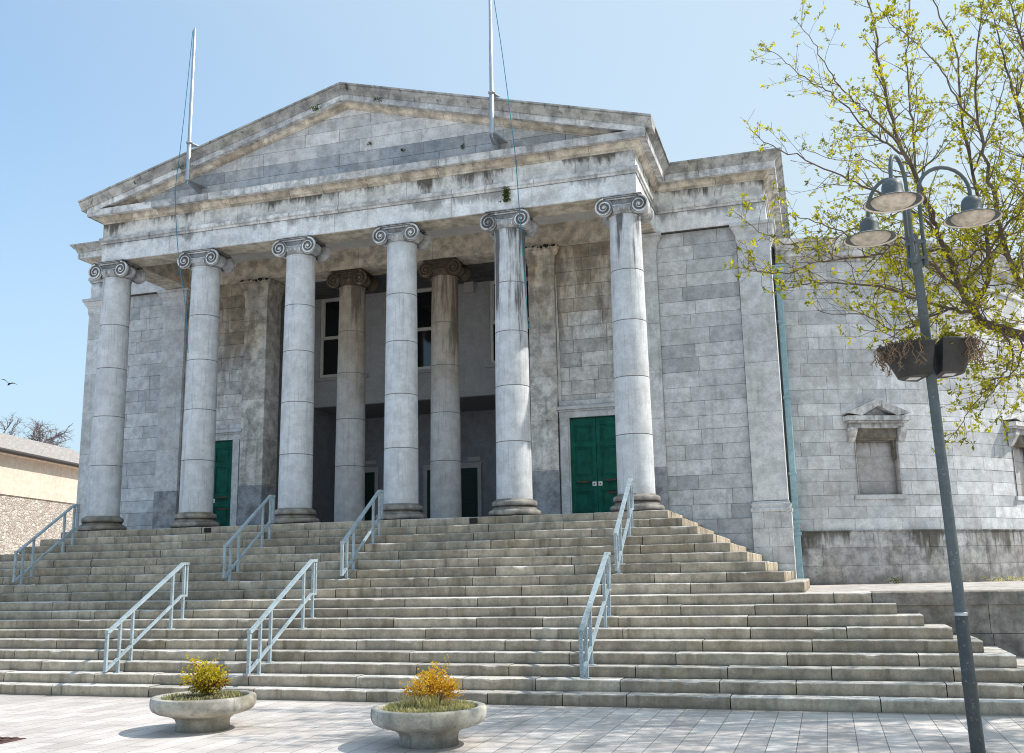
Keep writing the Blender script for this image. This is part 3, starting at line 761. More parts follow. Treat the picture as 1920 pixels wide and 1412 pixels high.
for c, w in WIN:
    x0, x1 = c-w/2, c+w/2
    f = MB(); t = .075; y0, y1 = YU+.03, YU+.10
    f.box(x0, y0, WZ0, x0+t, y1, WZ1); f.box(x1-t, y0, WZ0, x1, y1, WZ1); f.box(x0+t, y0, WZ1-t, x1-t, y1, WZ1); f.box(x0+t, y0, WZ0, x1-t, y1, WZ0+t)
    f.box(x0+t, y0+.012, WZ0+.98, x1-t, y1, WZ0+1.06); f.box(x0+t, y0+.02, WZ0+1.06, x0+t+.03, y1, WZ1-t); f.box(x1-t-.03, y0+.02, WZ0+1.06, x1-t, y1, WZ1-t)
    w_ = f.build('window', M['frame'], ch)
    g = MB(); g.box(x0+t, y1-.03, WZ0+t, x1-t, y1-.02, WZ1-t); g.build('pane', M['glass'], w_)
    s = MB(); s.box(x0-.14, YU-.05, WZ0-.09, x1+.14, YU+.001, WZ0-.012); s.build('sill', M['plaster'], w_)
def inner_door(x0, x1, zt, side):
    f = MB(); t = .10
    f.box(x0, YB-.05, P, x0+t, YB-.001, zt); f.box(x1-t, YB-.05, P, x1, YB-.001, zt); f.box(x0+t, YB-.05, zt-t, x1-t, YB-.001, zt)
    f.box(x0-.02, YB-.06, zt, x1+.02, YB-.001, zt+.03)
    fr = f.build('door_frame', M['frame_grey'], ch)
    d = MB(); d.box(x0+t, YB-.02, P, x1-t, YB-.002, zt-t)
    xm = (x0+x1)/2
    for a, b in ((x0+t, xm-.004), (xm+.004, x1-t)):
        for za, zb in ((P+.15, P+.75), (P+.85, P+1.35), (P+1.42, zt-t-.1)): d.bbox(a+.07, YB-.032, za, b-.07, YB-.018, zb, .006)
    dd = d.build('inner_door', M['darkgreen'], ch)
    h = MB(); h.box(xm-.05, YB-.04, P+.95, xm-.02, YB-.02, P+1.2); h.build('handle_plate', M['white'], dd)
inner_door(2.74, 3.60, 4.38, 1); inner_door(4.88, 6.46, 4.36, 1); inner_door(7.75, 8.62, 4.38, 1)
m = MB(); m.box(6.10, YB-.02, 4.44, 6.42, YB-.002, 4.54); m.build('name_plate', M['frame_grey'], ch)
m = MB(); m.box(3.22, YB-.02, 4.50, 3.52, YB-.002, 4.59); m.build('name_plate', M['frame_grey'], ch)
m = MB(); m.box(6.78, YU-.10, 8.28, 7.02, YU-.001, 8.54); m.box(6.82, YU-.11, 8.33, 6.98, YU-.1, 8.45); m.build('alarm_box', M['frame_grey'], ch)

# ------------------------------------------------------------------ curved wall on the right
DC = (12.7608, 12.3785); DR_ = 8.0
def drum(rad): return lambda u, z, d: (DC[0]+(rad-d)*math.sin(u/DR_), DC[1]-(rad-d)*math.cos(u/DR_), z)
def ua(deg): return R(deg)*DR_
U0, U1 = ua(9.5), ua(128)
r = random.Random(33)
NW = [(19.9, 26.7), (51.3, 58.1), (82.7, 89.5)]
zl = courses(2.36, 3.115, .28, r)[:-1]+courses(3.115, 4.535, .285, r)[:-1]+courses(4.535, 7.5, .29, r)[:-1]+courses(7.5, 7.92, .21, r)
m = MB()
ashlar(m, U0, U1, zl, drum(7.945), (.5,1.15), holes=[(ua(a), ua(b), 3.115, 4.535) for a, b in NW], r=r, curve=.3)
m.lathe([(7.9285,1.0),(7.9285,3.0)], (*DC,0), 90, a0=R(-80.5), a1=R(38), smooth=False, caps=False)
m.lathe([(7.70,1.0),(7.70,8.6)], (*DC,0), 90, a0=R(-80.5), a1=R(38), smooth=False, caps=False)
m.lathe([(7.9285,4.6),(7.9285,8.6)], (*DC,0), 90, a0=R(-80.5), a1=R(38), smooth=False, caps=False)
cw = m.build('curved_wall', M['ashlar_drum'], ch)
m = MB(); ashlar(m, U0, U1, [1.235,1.62,2.0,2.33], drum(8.0), (.8,1.6), r=r, curve=.3)
m.lathe([(7.94,2.3605),(8.015,2.36),(8.015,2.331),(7.99,2.33),(7.985,1.0)], (*DC,0), 110, a0=R(-80.5), a1=R(38), tint=.3, smooth=False, caps=False)
m.build('curved_plinth', M['drum_plinth'], ch)
def arcpath(rad, a0, a1, n): return [(DC[0]+rad*math.sin(R(a0+(a1-a0)*i/n)), DC[1]-rad*math.cos(R(a0+(a1-a0)*i/n)), math.sin(R(a0+(a1-a0)*i/n)), -math.cos(R(a0+(a1-a0)*i/n))) for i in range(n+1)]
ap = arcpath(7.945, 9.5, 128, 60)
m = MB(); sweep(m, [(-.05,7.925),(.04,7.925),(.05,7.95),(.05,7.99),(.02,8.0),(.02,8.34),(-.05,8.34)], ap, (.9,1.5), r=r)
m.build('curved_frieze', M['ashlar_drum'], ch)
m = MB(); sweep(m, [(-.05,8.34),(.05,8.345),(.07,8.40),(.13,8.44),(.22,8.445),(.22,8.57),(.25,8.58),(.27,8.66),(.33,8.74),(.35,8.76),(.35,8.82),(-.3,8.86)], ap, (.9,1.6), r=r)
m.build('curved_cornice', M['cornice'], ch)
m = MB(); m.lathe([(0.1,8.9),(7.9,8.845)], (*DC,0), 60, a0=R(-80.5), a1=R(60), caps=False); m.build('curved_roof', M['lead'], ch)
for a, b in NW:
    am = (a+b)/2; hw = R(b-a)*DR_/2
    ct = Vector((DC[0]+7.945*math.sin(R(am)), DC[1]-7.945*math.cos(R(am)), 0)); tv = Vector((math.cos(R(am)), math.sin(R(am)), 0)); nv = Vector((math.sin(R(am)), -math.cos(R(am)), 0))
    W = lambda x, d, z: tuple(ct+tv*x+nv*d+Vector((0,0,z)))
    def lbox(m, x0, d0, z0, x1, d1, z1, t=.5): m.hexa([W(x0,d1,z0),W(x1,d1,z0),W(x1,d0,z0),W(x0,d0,z0),W(x0,d1,z1),W(x1,d1,z1),W(x1,d0,z1),W(x0,d0,z1)], t)
    m = MB()
    zz = [3.115,3.42,3.95,4.27,4.535]
    ashlar(m, -hw-.02, hw+.02, zz, lambda u, z, d: W(u, -.20-d, z), (.9,1.2), r=r)
    for s in (-1, 1): ashlar(m, 0, .27, zz, lambda u, z, d: W(s*(hw+d), .012-u, z), (.3,.4), r=r)
    nw = m.build('blind_window', M['infill'], ch)
    m = MB(); lbox(m, -hw-.10, -.19, 3.02, hw+.10, .035, 3.112); m.build('sill', M['ashlar_drum'], nw)
    m = MB(); lbox(m, -hw, -.19, 4.30, hw, -.03, 4.345, .2); lbox(m, -hw-.0, -.18, 4.3455, hw, .02, 4.55, .1)
    for s in (-1, 1): lbox(m, s*hw-.05 if s > 0 else s*hw, -.18, 3.9, s*hw if s > 0 else s*hw+.05, -.08, 4.30, .3)
    m.build('lintel', M['lintel'], nw)
    m = MB(); hwp = .72
    lbox(m, -hwp+.10, 0, 4.55, hwp-.10, .10, 4.66, .3); lbox(m, -hwp+.04, 0, 4.661, hwp-.04, .22, 4.70, .4); lbox(m, -hwp, 0, 4.701, hwp, .26, 4.80, .6)
    for s in (-1, 1):
        m.hexa([W(s*hwp*.55,.26,4.803),W(0,.26,5.02),W(0,-.06,5.02),W(s*hwp*.55,-.06,4.803),W(s*hwp,.27,4.86),W(0,.27,5.16),W(0,-.06,5.16),W(s*hwp,-.06,4.86)], .4)
    m.face([W(-hwp,.06,4.80),W(hwp,.06,4.80),W(0,.06,5.08)], -.2)
    for s in (-1, 1):
        xa = s*(hw+.09)
        pr = [(0,4.55),(.20,4.55),(.20,4.50),(.17,4.45),(.10,4.36),(.05,4.28),(0,4.25)]
        l = [W(xa-.075, d, z) for d, z in pr]; q = [W(xa+.075, d, z) for d, z in pr]
        m.grid([l, q], .5, False); m.face(l); m.face(q)
    m.build('window_pediment', M['cornice'], nw)

# square downpipe in the corner
m = MB(); px, py = 14.125, 4.28
m.bbox(px-.068, py-.055, ZT+.09, px+.068, py+.055, 8.02, .012)
for z in (6.9, 5.2, 3.55): m.bbox(px-.085, py-.07, z, px+.085, py+.06, z+.06, .008)
for z in (2.52, 2.27): m.bbox(px-.095, py-.08, z, px+.095, py+.06, z+.07, .01)
m.hexa([(px-.11,py-.09,ZT+.02),(px+.11,py-.09,ZT+.02),(px+.11,py+.06,ZT+.02),(px-.11,py+.06,ZT+.02),(px-.075,py-.065,ZT+.16),(px+.075,py-.065,ZT+.16),(px+.075,py+.06,ZT+.16),(px-.075,py+.06,ZT+.16)])
m.hexa([(px-.09,py-.08,7.9),(px+.09,py-.08,7.9),(px+.09,py+.08,7.9),(px-.09,py+.08,7.9),(px-.16,py-.14,8.2),(px+.16,py-.14,8.2),(px+.16,py+.1,8.2),(px-.16,py+.1,8.2)])
m.build('downpipe', M['pipe'], ch)
# ------------------------------------------------------------------ handrails
def handrail(x, y0, z0b, z0t, y1, z1b, z1t, legs, label):
    t = thing('handrail', (x, (y0+y1)/2, min(z for _, z in legs)), label, 'handrail', 'pale blue handrails on the steps')
    w = .045; rr = random.Random(int(x*10+y0*7))
    sl = (z1t-z0t)/(y1-.13-(y0+.05))
    tp = [(y0,z0t),(y0+.05,z0t),(y1-.13,z1t),(y1,z1t)]; bt = [(y0,z0b),(y0+.03,z0b),(y1-.13,z1b),(y1,z1b)]
    def rail(pts, wd, hh):
        m = MB(); rows = []
        for i, (y, z) in enumerate(pts):
            rows.append([(x-wd/2,y,z-hh/2),(x+wd/2,y,z-hh/2),(x+wd/2,y,z+hh/2),(x-wd/2,y,z+hh/2)])
        m.grid(rows, .5, False, close_u=True); m.face(rows[0]); m.face(rows[-1]); return m
    rail(tp, .062, .040).build('top_rail', M['rail'], t); rail(bt, .042, .036).build('bottom_rail', M['rail'], t)
    def ht(pts, y):
        for (ya, za), (yb, zb) in zip(pts, pts[1:]):
            if ya <= y <= yb: return za+(zb-za)*(y-ya)/(yb-ya) if yb > ya else za
        return pts[-1][1]
    for y in (y0+.02, y1-.02):
        m = MB(); m.box(x-.0225, y-.0165, ht(bt, y)-.017, x+.022, y+.020, ht(tp, y)+.018); m.build('end_post', M['rail'], t)
    for y, z in legs:
        m = MB(); m.box(x-.0195, y-.017, z-.03, x+.0195, y+.017, ht(tp, y)-.01); m.bbox(x-.05, y-.05, z-.004, x+.05, y+.05, z+.010, .003); m.build('post', M['rail'], t)
LB = dict(y0=-5.56, z0b=.325, z0t=.86, y1=-3.70, z1b=1.325, z1t=1.83)
lowl = [(Yn(2)+.17, Zs(2)), (Yn(3)+.14, Zs(3)), (Yn(6)+.16, Zs(6)), (Yn(7)+.15, Zs(7))]
UB = dict(y0=-2.40, z0b=1.61, z0t=2.15, y1=-.78, z1b=2.63, z1t=3.13)
upl = [(Yn(11)+.13, Zs(11)), (Yn(12)+.12, Zs(12)), (Yn(15)+.12, Zs(15)), (Yn(16)+.12, Zs(16))]
for x, lab in ((0.04, 'handrail on the upper steps at the far left end, below the leftmost column'), (4.58, 'handrail on the upper steps below the third column from the left'),
               (6.86, 'handrail on the upper steps below the fourth column from the left'), (11.56, 'handrail on the upper steps below the rightmost column')):
    handrail(x, legs=upl, label='pale blue '+lab, **UB)
for x, lab in ((4.76, 'leftmost handrail on the lower steps, behind the planter with the green shrub'), (7.08, 'handrail on the lower steps between the two planters, second from left'), (11.72, 'rightmost handrail on the lower steps, to the right of both planters')):
    handrail(x, legs=lowl, label='pale blue '+lab, **LB)

# ------------------------------------------------------------------ planters and what grows in them
def planter(x, y, label):
    t = thing('planter', (x, y, 0), label, 'planter', 'round concrete planters on the pavement')
    m = MB()
    rb, rm = .278, .535
    prof = [(rb,.0),(rb+.002,.02),(rb-.002,.085),(rb+.012,.118),(rb+.05,.145),(.40,.166),(.475,.186),(.522,.212),(.543,.245),(.549,.28),(.547,.325),(.543,.340),(.535,.348),(.478,.350),(.466,.343),(.455,.30)]
    m.lathe(prof, (x, y, 0), 56, tint=.5, caps=False)
    m.build('bowl', M['concrete'], t)
    m = MB(); rr = random.Random(int(x*10)); rows = []
    for j in range(9):
        rad = .458*j/8; rows.append([(x+rad*math.cos(2*math.pi*i/36), y+rad*math.sin(2*math.pi*i/36), .318+.03*(1-(j/8)**2)+rr.uniform(-.006,.006)) for i in range(36)])
    m.grid(rows, .5, True, close_u=True); m.build('soil', M['soil'], t)
PL = [(8.19, -8.20), (10.97, -8.66)]
planter(*PL[0], 'weathered concrete bowl planter holding the green and yellow shrub, nearer the left')
planter(*PL[1], 'weathered concrete bowl planter holding the orange shrub, right of the other planter')
def leaf(m, p, d, L, W, t, rr, fold=.15):
    d = Vector(d).normalized(); s = d.cross(Vector((rr.uniform(-1,1), rr.uniform(-1,1), rr.uniform(-1,1))))
    if s.length < 1e-3: s = d.orthogonal()
    s.normalize(); n = d.cross(s); p = Vector(p)
    m.face([p, p+d*L*.45+s*W/2+n*L*fold, p+d*L, p+d*L*.45-s*W/2+n*L*fold], t)
def tuft(m, x, y, z, rr, h, n, spread):
    for _ in range(n):
        a = rr.uniform(0, 6.283); q = rr.uniform(0, spread); l = rr.uniform(.5,1.)*h; lean = rr.uniform(.1,.8)
        bx, by = x+q*math.cos(a), y+q*math.sin(a); dx, dy = math.cos(a)*lean*l, math.sin(a)*lean*l; w = rr.uniform(.003,.006); px, py = -math.sin(a)*w, math.cos(a)*w
        m.face([(bx-px,by-py,z),(bx+px,by+py,z),(bx+dx*.6+px*.6,by+dy*.6+py*.6,z+l*.7),(bx+dx,by+dy,z+l),(bx+dx*.6-px*.6,by+dy*.6-py*.6,z+l*.7)], rr.random())
def bush(x, y, z, label, name, stems, height, rad, n, mats, Lr, flat=.85, cut=.25, zc=.55):
    """stems fan out from the ground, leaves sit in clumps round the stem ends"""
    rr = random.Random(int(x*100)); t = thing(name, (x, y, z), label, 'shrub')
    mb = MB(); tips = []
    for i in range(stems):
        a = 2*math.pi*i/stems+rr.uniform(-.5,.5); q = rad*rr.uniform(.15,.95); h = height*rr.uniform(.45,1.)*(1-.35*q/rad)
        p0 = Vector((x+.03*math.cos(a), y+.03*math.sin(a), z-.02)); p3 = Vector((x+q*math.cos(a), y+q*math.sin(a), z+h)); p1 = p0.lerp(p3, .4)+Vector((0,0,.06)); p2 = p0.lerp(p3, .75)+Vector((rr.uniform(-.03,.03), rr.uniform(-.03,.03), .03))
        mb.tube([p0,p1,p2,p3], [.008,.006,.004,.002], 4); tips += [p2, p3, p3]
        for k in range(4):
            b0 = p0.lerp(p3, rr.uniform(.35,.9)); b1 = b0+Vector((rr.uniform(-.13,.13), rr.uniform(-.13,.13), rr.uniform(-.02,.12)))
            mb.tube([b0,b1], [.003,.0015], 3); tips.append(b1); tips.append(b0.lerp(b1,.5))
    for i in range(6):
        a = rr.uniform(0, 6.283); q = rad*rr.uniform(.1,.8); p0 = Vector((x+q*.5*math.cos(a), y+q*.5*math.sin(a), z+height*.5)); p1 = Vector((x+q*math.cos(a)*1.3, y+q*math.sin(a)*1.3, z+height*rr.uniform(.85,1.12)))
        mb.tube([p0, p0.lerp(p1,.5)+Vector((rr.uniform(-.02,.02),0,.01)), p1], [.004,.003,.0015], 3); tips += [p1, p0.lerp(p1,.8), p0.lerp(p1,.6)]
    mb.build('stems', M['dead'], t)
    ms = [MB() for _ in mats]
    for _ in range(n):
        c = rr.choice(tips); p = c+Vector((rr.gauss(0,.028), rr.gauss(0,.028), rr.gauss(0,.03)))
        if p.z < z+.03: continue
        k = 0
        if len(mats) > 1:
            low = (p.z-z)/height
            k = 1 if rr.random() < (.16 if low < .5 else .04) else 0
        up = (p.z-z)/height
        leaf(ms[k], p, (rr.uniform(-1,1), rr.uniform(-1,1), rr.uniform(-.4,1)), rr.uniform(*Lr), rr.uniform(*Lr)*.6, max(0, min(1, rr.gauss(.35+.6*up,.25))), rr)
    for k, mm in enumerate(ms):
        if mm.f: mm.build('foliage', M[mats[k]], t)
    return t
bush(8.20, -8.17, .335, 'green and yellow leaved shrub with some red leaves in the left planter', 'shrub', 17, .35, .25, 2500, ('leafmix','redleaf'), (.022,.046))
bush(10.99, -8.60, .335, 'orange yellow leaved shrub with thin twigs in the right planter', 'shrub', 17, .36, .27, 2300, ('orange',), (.018,.036))
rr = random.Random(4)
m = MB()
for _ in range(260):
    a = rr.uniform(0,6.283); q = .43*math.sqrt(rr.random()); tuft(m, PL[0][0]+q*math.cos(a), PL[0][1]+q*math.sin(a), .325, rr, .045, 5, .02)
tag(m.build('grass', M['grass']), 'short dry grass covering the soil of the left planter', 'grass', kind='stuff')
m = MB()
for _ in range(620):
    a = rr.uniform(0,6.283); q = .43*math.sqrt(rr.random()); tuft(m, PL[1][0]+q*math.cos(a), PL[1][1]+q*math.sin(a), .325, rr, .055, 6, .03)
for _ in range(60): tuft(m, PL[1][0]+rr.gauss(.0,.07), PL[1][1]-.14+rr.gauss(0,.05), .33, rr, .16, 7, .03)
tag(m.build('grass', M['grass']), 'tall pale grass tuft growing round the orange shrub', 'grass', kind='stuff')

# ------------------------------------------------------------------ street lamp with three heads
LX, LY = 15.735, -8.17
lamp = thing('street_lamp', (15.78, LY, 0), 'grey green street lamp with three bell shaped heads on swan neck arms', 'street lamp')
def ax(z): return 15.785-.095*z/4.6                # the post leans very slightly
m = MB(); rows = []
for z, q in [(-.05,.060),(.02,.060),(.55,.059),(.56,.062),(.60,.062),(.61,.057),(1.14,.054),(1.165,.050)]: rows.append([(ax(z)+q*math.cos(2*math.pi*i/20), LY+q*math.sin(2*math.pi*i/20), z) for i in range(20)])
m.grid(rows, .5, True, close_u=True); m.build('post_sleeve', M['lampdark'], lamp)
m = MB(); rows = []
for z, q in [(1.135,.055),(1.14,.060),(1.16,.060),(1.165,.051)]: rows.append([(ax(z)+q*math.cos(2*math.pi*i/20), LY+q*math.sin(2*math.pi*i/20), z) for i in range(20)])
m.grid(rows, .5, True, close_u=True); m.build('collar', M['metal'], lamp)
m = MB(); rows = []
for z, q in [(1.15,.049),(3.0,.046),(4.30,.041),(4.31,.052),(4.36,.052),(4.37,.041),(4.62,.040),(4.64,.02)]: rows.append([(ax(z)+q*math.cos(2*math.pi*i/20), LY+q*math.sin(2*math.pi*i/20), z) for i in range(20)])
m.grid(rows, .5, True, close_u=True); m.face(rows[-1]); m.build('post', M['lamp'], lamp)
tx, ty = ax(4.5), LY
for ang in (-110, 17, 128):
    ca, sa = math.cos(R(ang)), math.sin(R(ang)); reach = .575
    pts = []
    o = .085
    for q, z in [(o,4.34),(o,4.60),(o,4.86),(o,5.02)]: pts.append((q, z))
    rad = (reach-o)/2
    for i in range(1, 13):
        a = math.pi-math.pi*i/12; pts.append((o+rad+rad*math.cos(a), 5.05+rad*1.02*math.sin(a)))
    pts.append((reach, 4.985))
    m = MB(); m.tube([(tx+q*ca, ty+q*sa, z) for q, z in pts], .0185, 10)
    for z in (4.40, 4.56): m.bar((tx+.02*ca, ty+.02*sa, z), (tx+(o+.015)*ca, ty+(o+.015)*sa, z), .05, .035)
    m.lathe([(.026,4.33),(.03,4.335),(.03,4.375),(.026,4.38)], (tx+o*ca, ty+o*sa, 0), 14)
    m.build('arm', M['lamp'], lamp)
    hx, hy, hz = tx+reach*ca, ty+reach*sa, 4.80
    m = MB(); m.lathe([(.02,.205),(.055,.195),(.082,.165),(.092,.13),(.094,.06),(.097,.055),(.099,.045),(.125,.036),(.18,.012),(.245,-.012),(.262,-.02),(.262,-.025),(.24,-.014),(.15,.018)], (hx, hy, hz), 36, caps=False)
    hd = m.build('lamp_shade', M['lamp'], lamp)
    m = MB(); m.lathe([(.256,-.0245),(.225,-.004),(.196,.006)], (hx, hy, hz), 36, caps=False); m.build('reflector', M['reflector'], hd)
    m = MB(); m.lathe([(.196,.005),(.19,-.012),(.17,-.036),(.12,-.058),(.06,-.071),(.0,-.074)], (hx, hy, hz), 36, caps=False); m.ball((hx, hy, hz-.076), (.013,.013,.012), 8, 5)
    m.build('diffuser', M['lampin'], hd)
# half round baskets strapped to the post
def basket(ang, label, z0, plant_label, seed):
    cx, cy = ax(3.4), LY; t = thing('hanging_planter', (cx, cy, z0), label, 'planter', 'planters strapped to the lamp post')
    ca, sa = math.cos(R(ang)), math.sin(R(ang)); off = .055; h = .285; rt, rb_ = .385, .235
    def W(q, s, z): return (cx+(off+q)*ca-s*sa, cy+(off+q)*sa+s*ca, z0+z)
    m = MB(); n = 22
    def ring(rad, z, k=1.): return [W(rad*k*math.cos(a), rad*.86*math.sin(a), z) for a in [-math.pi/2+math.pi*i/n for i in range(n+1)]]
    rows = [ring(rb_-.02, 0), ring(rb_, .006), ring(rb_+.045, .10), ring(rt-.02, h-.03), ring(rt, h-.02), ring(rt, h), ring(rt-.02, h), ring(rt-.05, .22)]
    m.grid(rows, .5, True); m.face(ring(rb_-.02, 0)); m.face([W(0,-.86*rb_,0), W(0,.86*rb_,0), W(0,.86*rt,h), W(0,-.86*rt,h)])
    m.build('pot', M['basket'], t)
    m = MB(); m.face(ring(rt-.05, .225)); m.build('soil', M['soil'], t)
    m = MB(); m.box(0,0,0,.001,.001,.001)
    m = MB(); q0 = .05
    m.hexa([W(q0,-.07,-.006), W(q0+.10,-.07,-.006), W(q0+.10,.04,-.006), W(q0,.04,-.006), W(q0,-.07,-.001), W(q0+.10,-.07,-.001), W(q0+.10,.04,-.001), W(q0,.04,-.001)])
    m.build('label', M['white'], t)
    m = MB()
    for a in (.1, -.55): m.lathe([(.012,-.002),(.012,.002)], W((rb_+.09)*math.cos(a)+.012, (rb_+.09)*.86*math.sin(a), .15), 8, 'X')
    m.build('drain_hole', M['black'], t)
    p = thing('dead_plant', W(.15, 0, .225), plant_label, 'plant', 'withered plants in the lamp post planters')
    rr = random.Random(seed); m = MB()
    for _ in range(46):
        a = rr.uniform(-1.3,1.3); rad = rt-.03; s0 = Vector(W(rad*.6*math.cos(a), rad*.5*math.sin(a), .225)); s1 = Vector(W((rt+.01)*math.cos(a), (rt+.01)*.86*math.sin(a), h+rr.uniform(.0,.03)))
        pts = [s0, s1]; q = Vector(s1)
        for k in range(rr.randint(2,5)):
            q = q+Vector((rr.uniform(-.04,.04)-.004*ca, rr.uniform(-.04,.04)-.004*sa, -rr.uniform(.015,.06))); pts.append(q.copy())
        m.tube(pts, [.004]*len(pts), 4)
        for k in range(5): m.tube([pts[-1], pts[-1]+Vector((rr.uniform(-.03,.03), rr.uniform(-.03,.03), rr.uniform(-.035,.02)))], .0028, 3)
    m.build('stem', M['dead'], p)
    m = MB()
    for _ in range(420):
        a = rr.choice((-1.1, -1.2, 1.0))+rr.gauss(0,.22); rad = rt*rr.uniform(.45,.9)
        leaf(m, W(rad*math.cos(a), rad*.86*math.sin(a), .225+abs(rr.gauss(.05,.05))), (rr.uniform(-1,1), rr.uniform(-1,1), rr.uniform(0,1)), rr.uniform(.03,.06), .025, rr.uniform(0,.5), rr)
    m.build('foliage', M['leafmix'], p)
basket(195, 'black half round plastic planter on the left side of the lamp post', 3.255, 'tangle of withered brown stems hanging out of the left lamp post planter', 8)
basket(8, 'black half round plastic planter on the right side of the lamp post', 3.275, 'few withered stems hanging out of the right lamp post planter', 9)

# ------------------------------------------------------------------ flagpoles
def flagpole(x, label, rlabel, rope):
    t = thing('flagpole', (x, -.5, 9.95), label, 'flagpole', 'bare flagpoles on the pediment')
    y = -.80
    m = MB(); m.lathe([(.047,0),(.047,.84),(.040,.845),(.040,1.95),(.034,1.96),(.031,3.50),(.020,3.53)], (x, y, 9.945), 16)
    m.build('pole', M['metal'], t)
    m = MB(); m.lathe([(.055,0),(.06,.01),(.06,.03),(.05,.035)], (x, y, 9.925), 14); m.hexa([(x-.07,y,9.92),(x+.07,y,9.92),(x+.16,-.30,9.92),(x-.16,-.30,9.92),(x-.06,y,9.945),(x+.06,y,9.945),(x+.16,-.30,9.945),(x-.16,-.30,9.945)])
    m.hexa([(x-.012,y,9.85),(x+.012,y,9.85),(x+.012,-.30,9.78),(x-.012,-.30,9.78),(x-.012,y,9.92),(x+.012,y,9.92),(x+.012,-.30,9.92),(x-.012,-.30,9.92)])
    m.build('bracket', M['metal'], t)
    zr = ztop(x)
    m = MB(); m.lathe([(.052,0),(.07,.006),(.07,.03),(.052,.035)], (x, y, 10.76), 14); m.hexa([(x-.05,y,10.762),(x+.05,y,10.762),(x+.12,-.60,10.762),(x-.12,-.60,10.762),(x-.05,y,10.785),(x+.05,y,10.785),(x+.12,-.60,10.785),(x-.12,-.60,10.785)])
    m.build('collar', M['metal'], t)
    m = MB()
    pts = [Vector(p) for p in rope]; sm = []
    for i in range(len(pts)-1):
        p0, p1, p2, p3 = pts[max(i-1,0)], pts[i], pts[i+1], pts[min(i+2,len(pts)-1)]
        for k in range(6):
            u = k/6; sm.append(.5*((2*p1)+(p2-p0)*u+(2*p0-5*p1+4*p2-p3)*u*u+(3*p1-p0-3*p2+p3)*u**3))
    m.tube(sm+[pts[-1]], .0085, 5); m.build('halyard', M['rope'], t)
flagpole(2.29, 'bare metal flagpole on the left slope of the pediment', '', [(2.27,-.84,13.40),(2.20,-.88,11.6),(2.14,-.90,10.56),(2.08,-.90,9.61),(2.20,-.86,8.25),(2.38,-.80,7.18),(2.33,-.55,6.2)])
flagpole(9.13, 'bare metal flagpole on the right slope of the pediment', '', [(9.16,-.84,13.40),(9.23,-.87,12.75),(9.39,-.90,11.54),(9.53,-.90,10.23),(9.62,-.90,9.29),(9.66,-.85,8.29),(9.69,-.7,7.0),(9.66,-.42,6.08)])

# ------------------------------------------------------------------ small growth on the stone
def weed(x, y, z, label, name, n, sx, sz, mat, L, cat='plant', sy=.02):
    rr = random.Random(int(x*77+z*13)); m = MB()
    for _ in range(n):
        leaf(m, (x+rr.gauss(0,sx), y-abs(rr.gauss(0,sy)), z+rr.uniform(-sz,sz)), (rr.uniform(-1,1), rr.uniform(-1,.1), rr.uniform(-.6,.8)), rr.uniform(.5,1.)*L, L*.6, rr.random(), rr)
    tag(m.build(name, M[mat]), label, cat)
weed(9.25, -.30, 8.86, 'green moss strip hanging down the architrave above the fifth column', 'moss', 320, .035, .17, 'moss', .05)
weed(6.30, -.30, 10.36, 'tiny weed rooted in the middle of the pediment wall', 'weed', 22, .018, .035, 'moss', .05)
weed(8.35, -.30, 9.98, 'tiny weed at the foot of the pediment wall left of the right flagpole', 'weed', 24, .012, .05, 'moss', .05)
weed(7.05, -.30, 10.1, 'small weed clump low on the pediment wall right of its centre', 'weed', 18, .018, .02, 'moss', .05)
weed(5.2, -.58, 11.18, 'moss clump on the raking cornice just left of the peak', 'moss', 60, .07, .025, 'moss', .05, sy=.05)
weed(6.6, -.58, 11.15, 'moss clump on the raking cornice just right of the peak', 'moss', 40, .05, .02, 'moss', .05, sy=.05)
weed(2.05, -.58, 10.32, 'dark moss clump on the raking cornice beside the left flagpole', 'moss', 60, .12, .025, 'moss', .05, sy=.05)
weed(16.0, 4.80, 1.30, 'small weed growing at the foot of the curved wall', 'weed', 60, .06, .06, 'moss', .06, sy=.05)
weed(18.4, 6.3, 1.28, 'yellow green weeds along the foot of the curved wall at the right edge', 'weed', 120, .30, .04, 'grass', .07, sy=.3)
m = MB(); m.bbox(5.75,-9.75,0.001,6.72,-9.10,.008,.003)
for i in range(8):
    for j in range(5): m.ball((5.85+i*.11, -9.68+j*.13, .010), (.045,.05,.012), 7, 4, rng.random())
tag(m.build('tree_grate', M['iron']), 'rusty brown ground grate set in the paving at the lower left', 'grate')

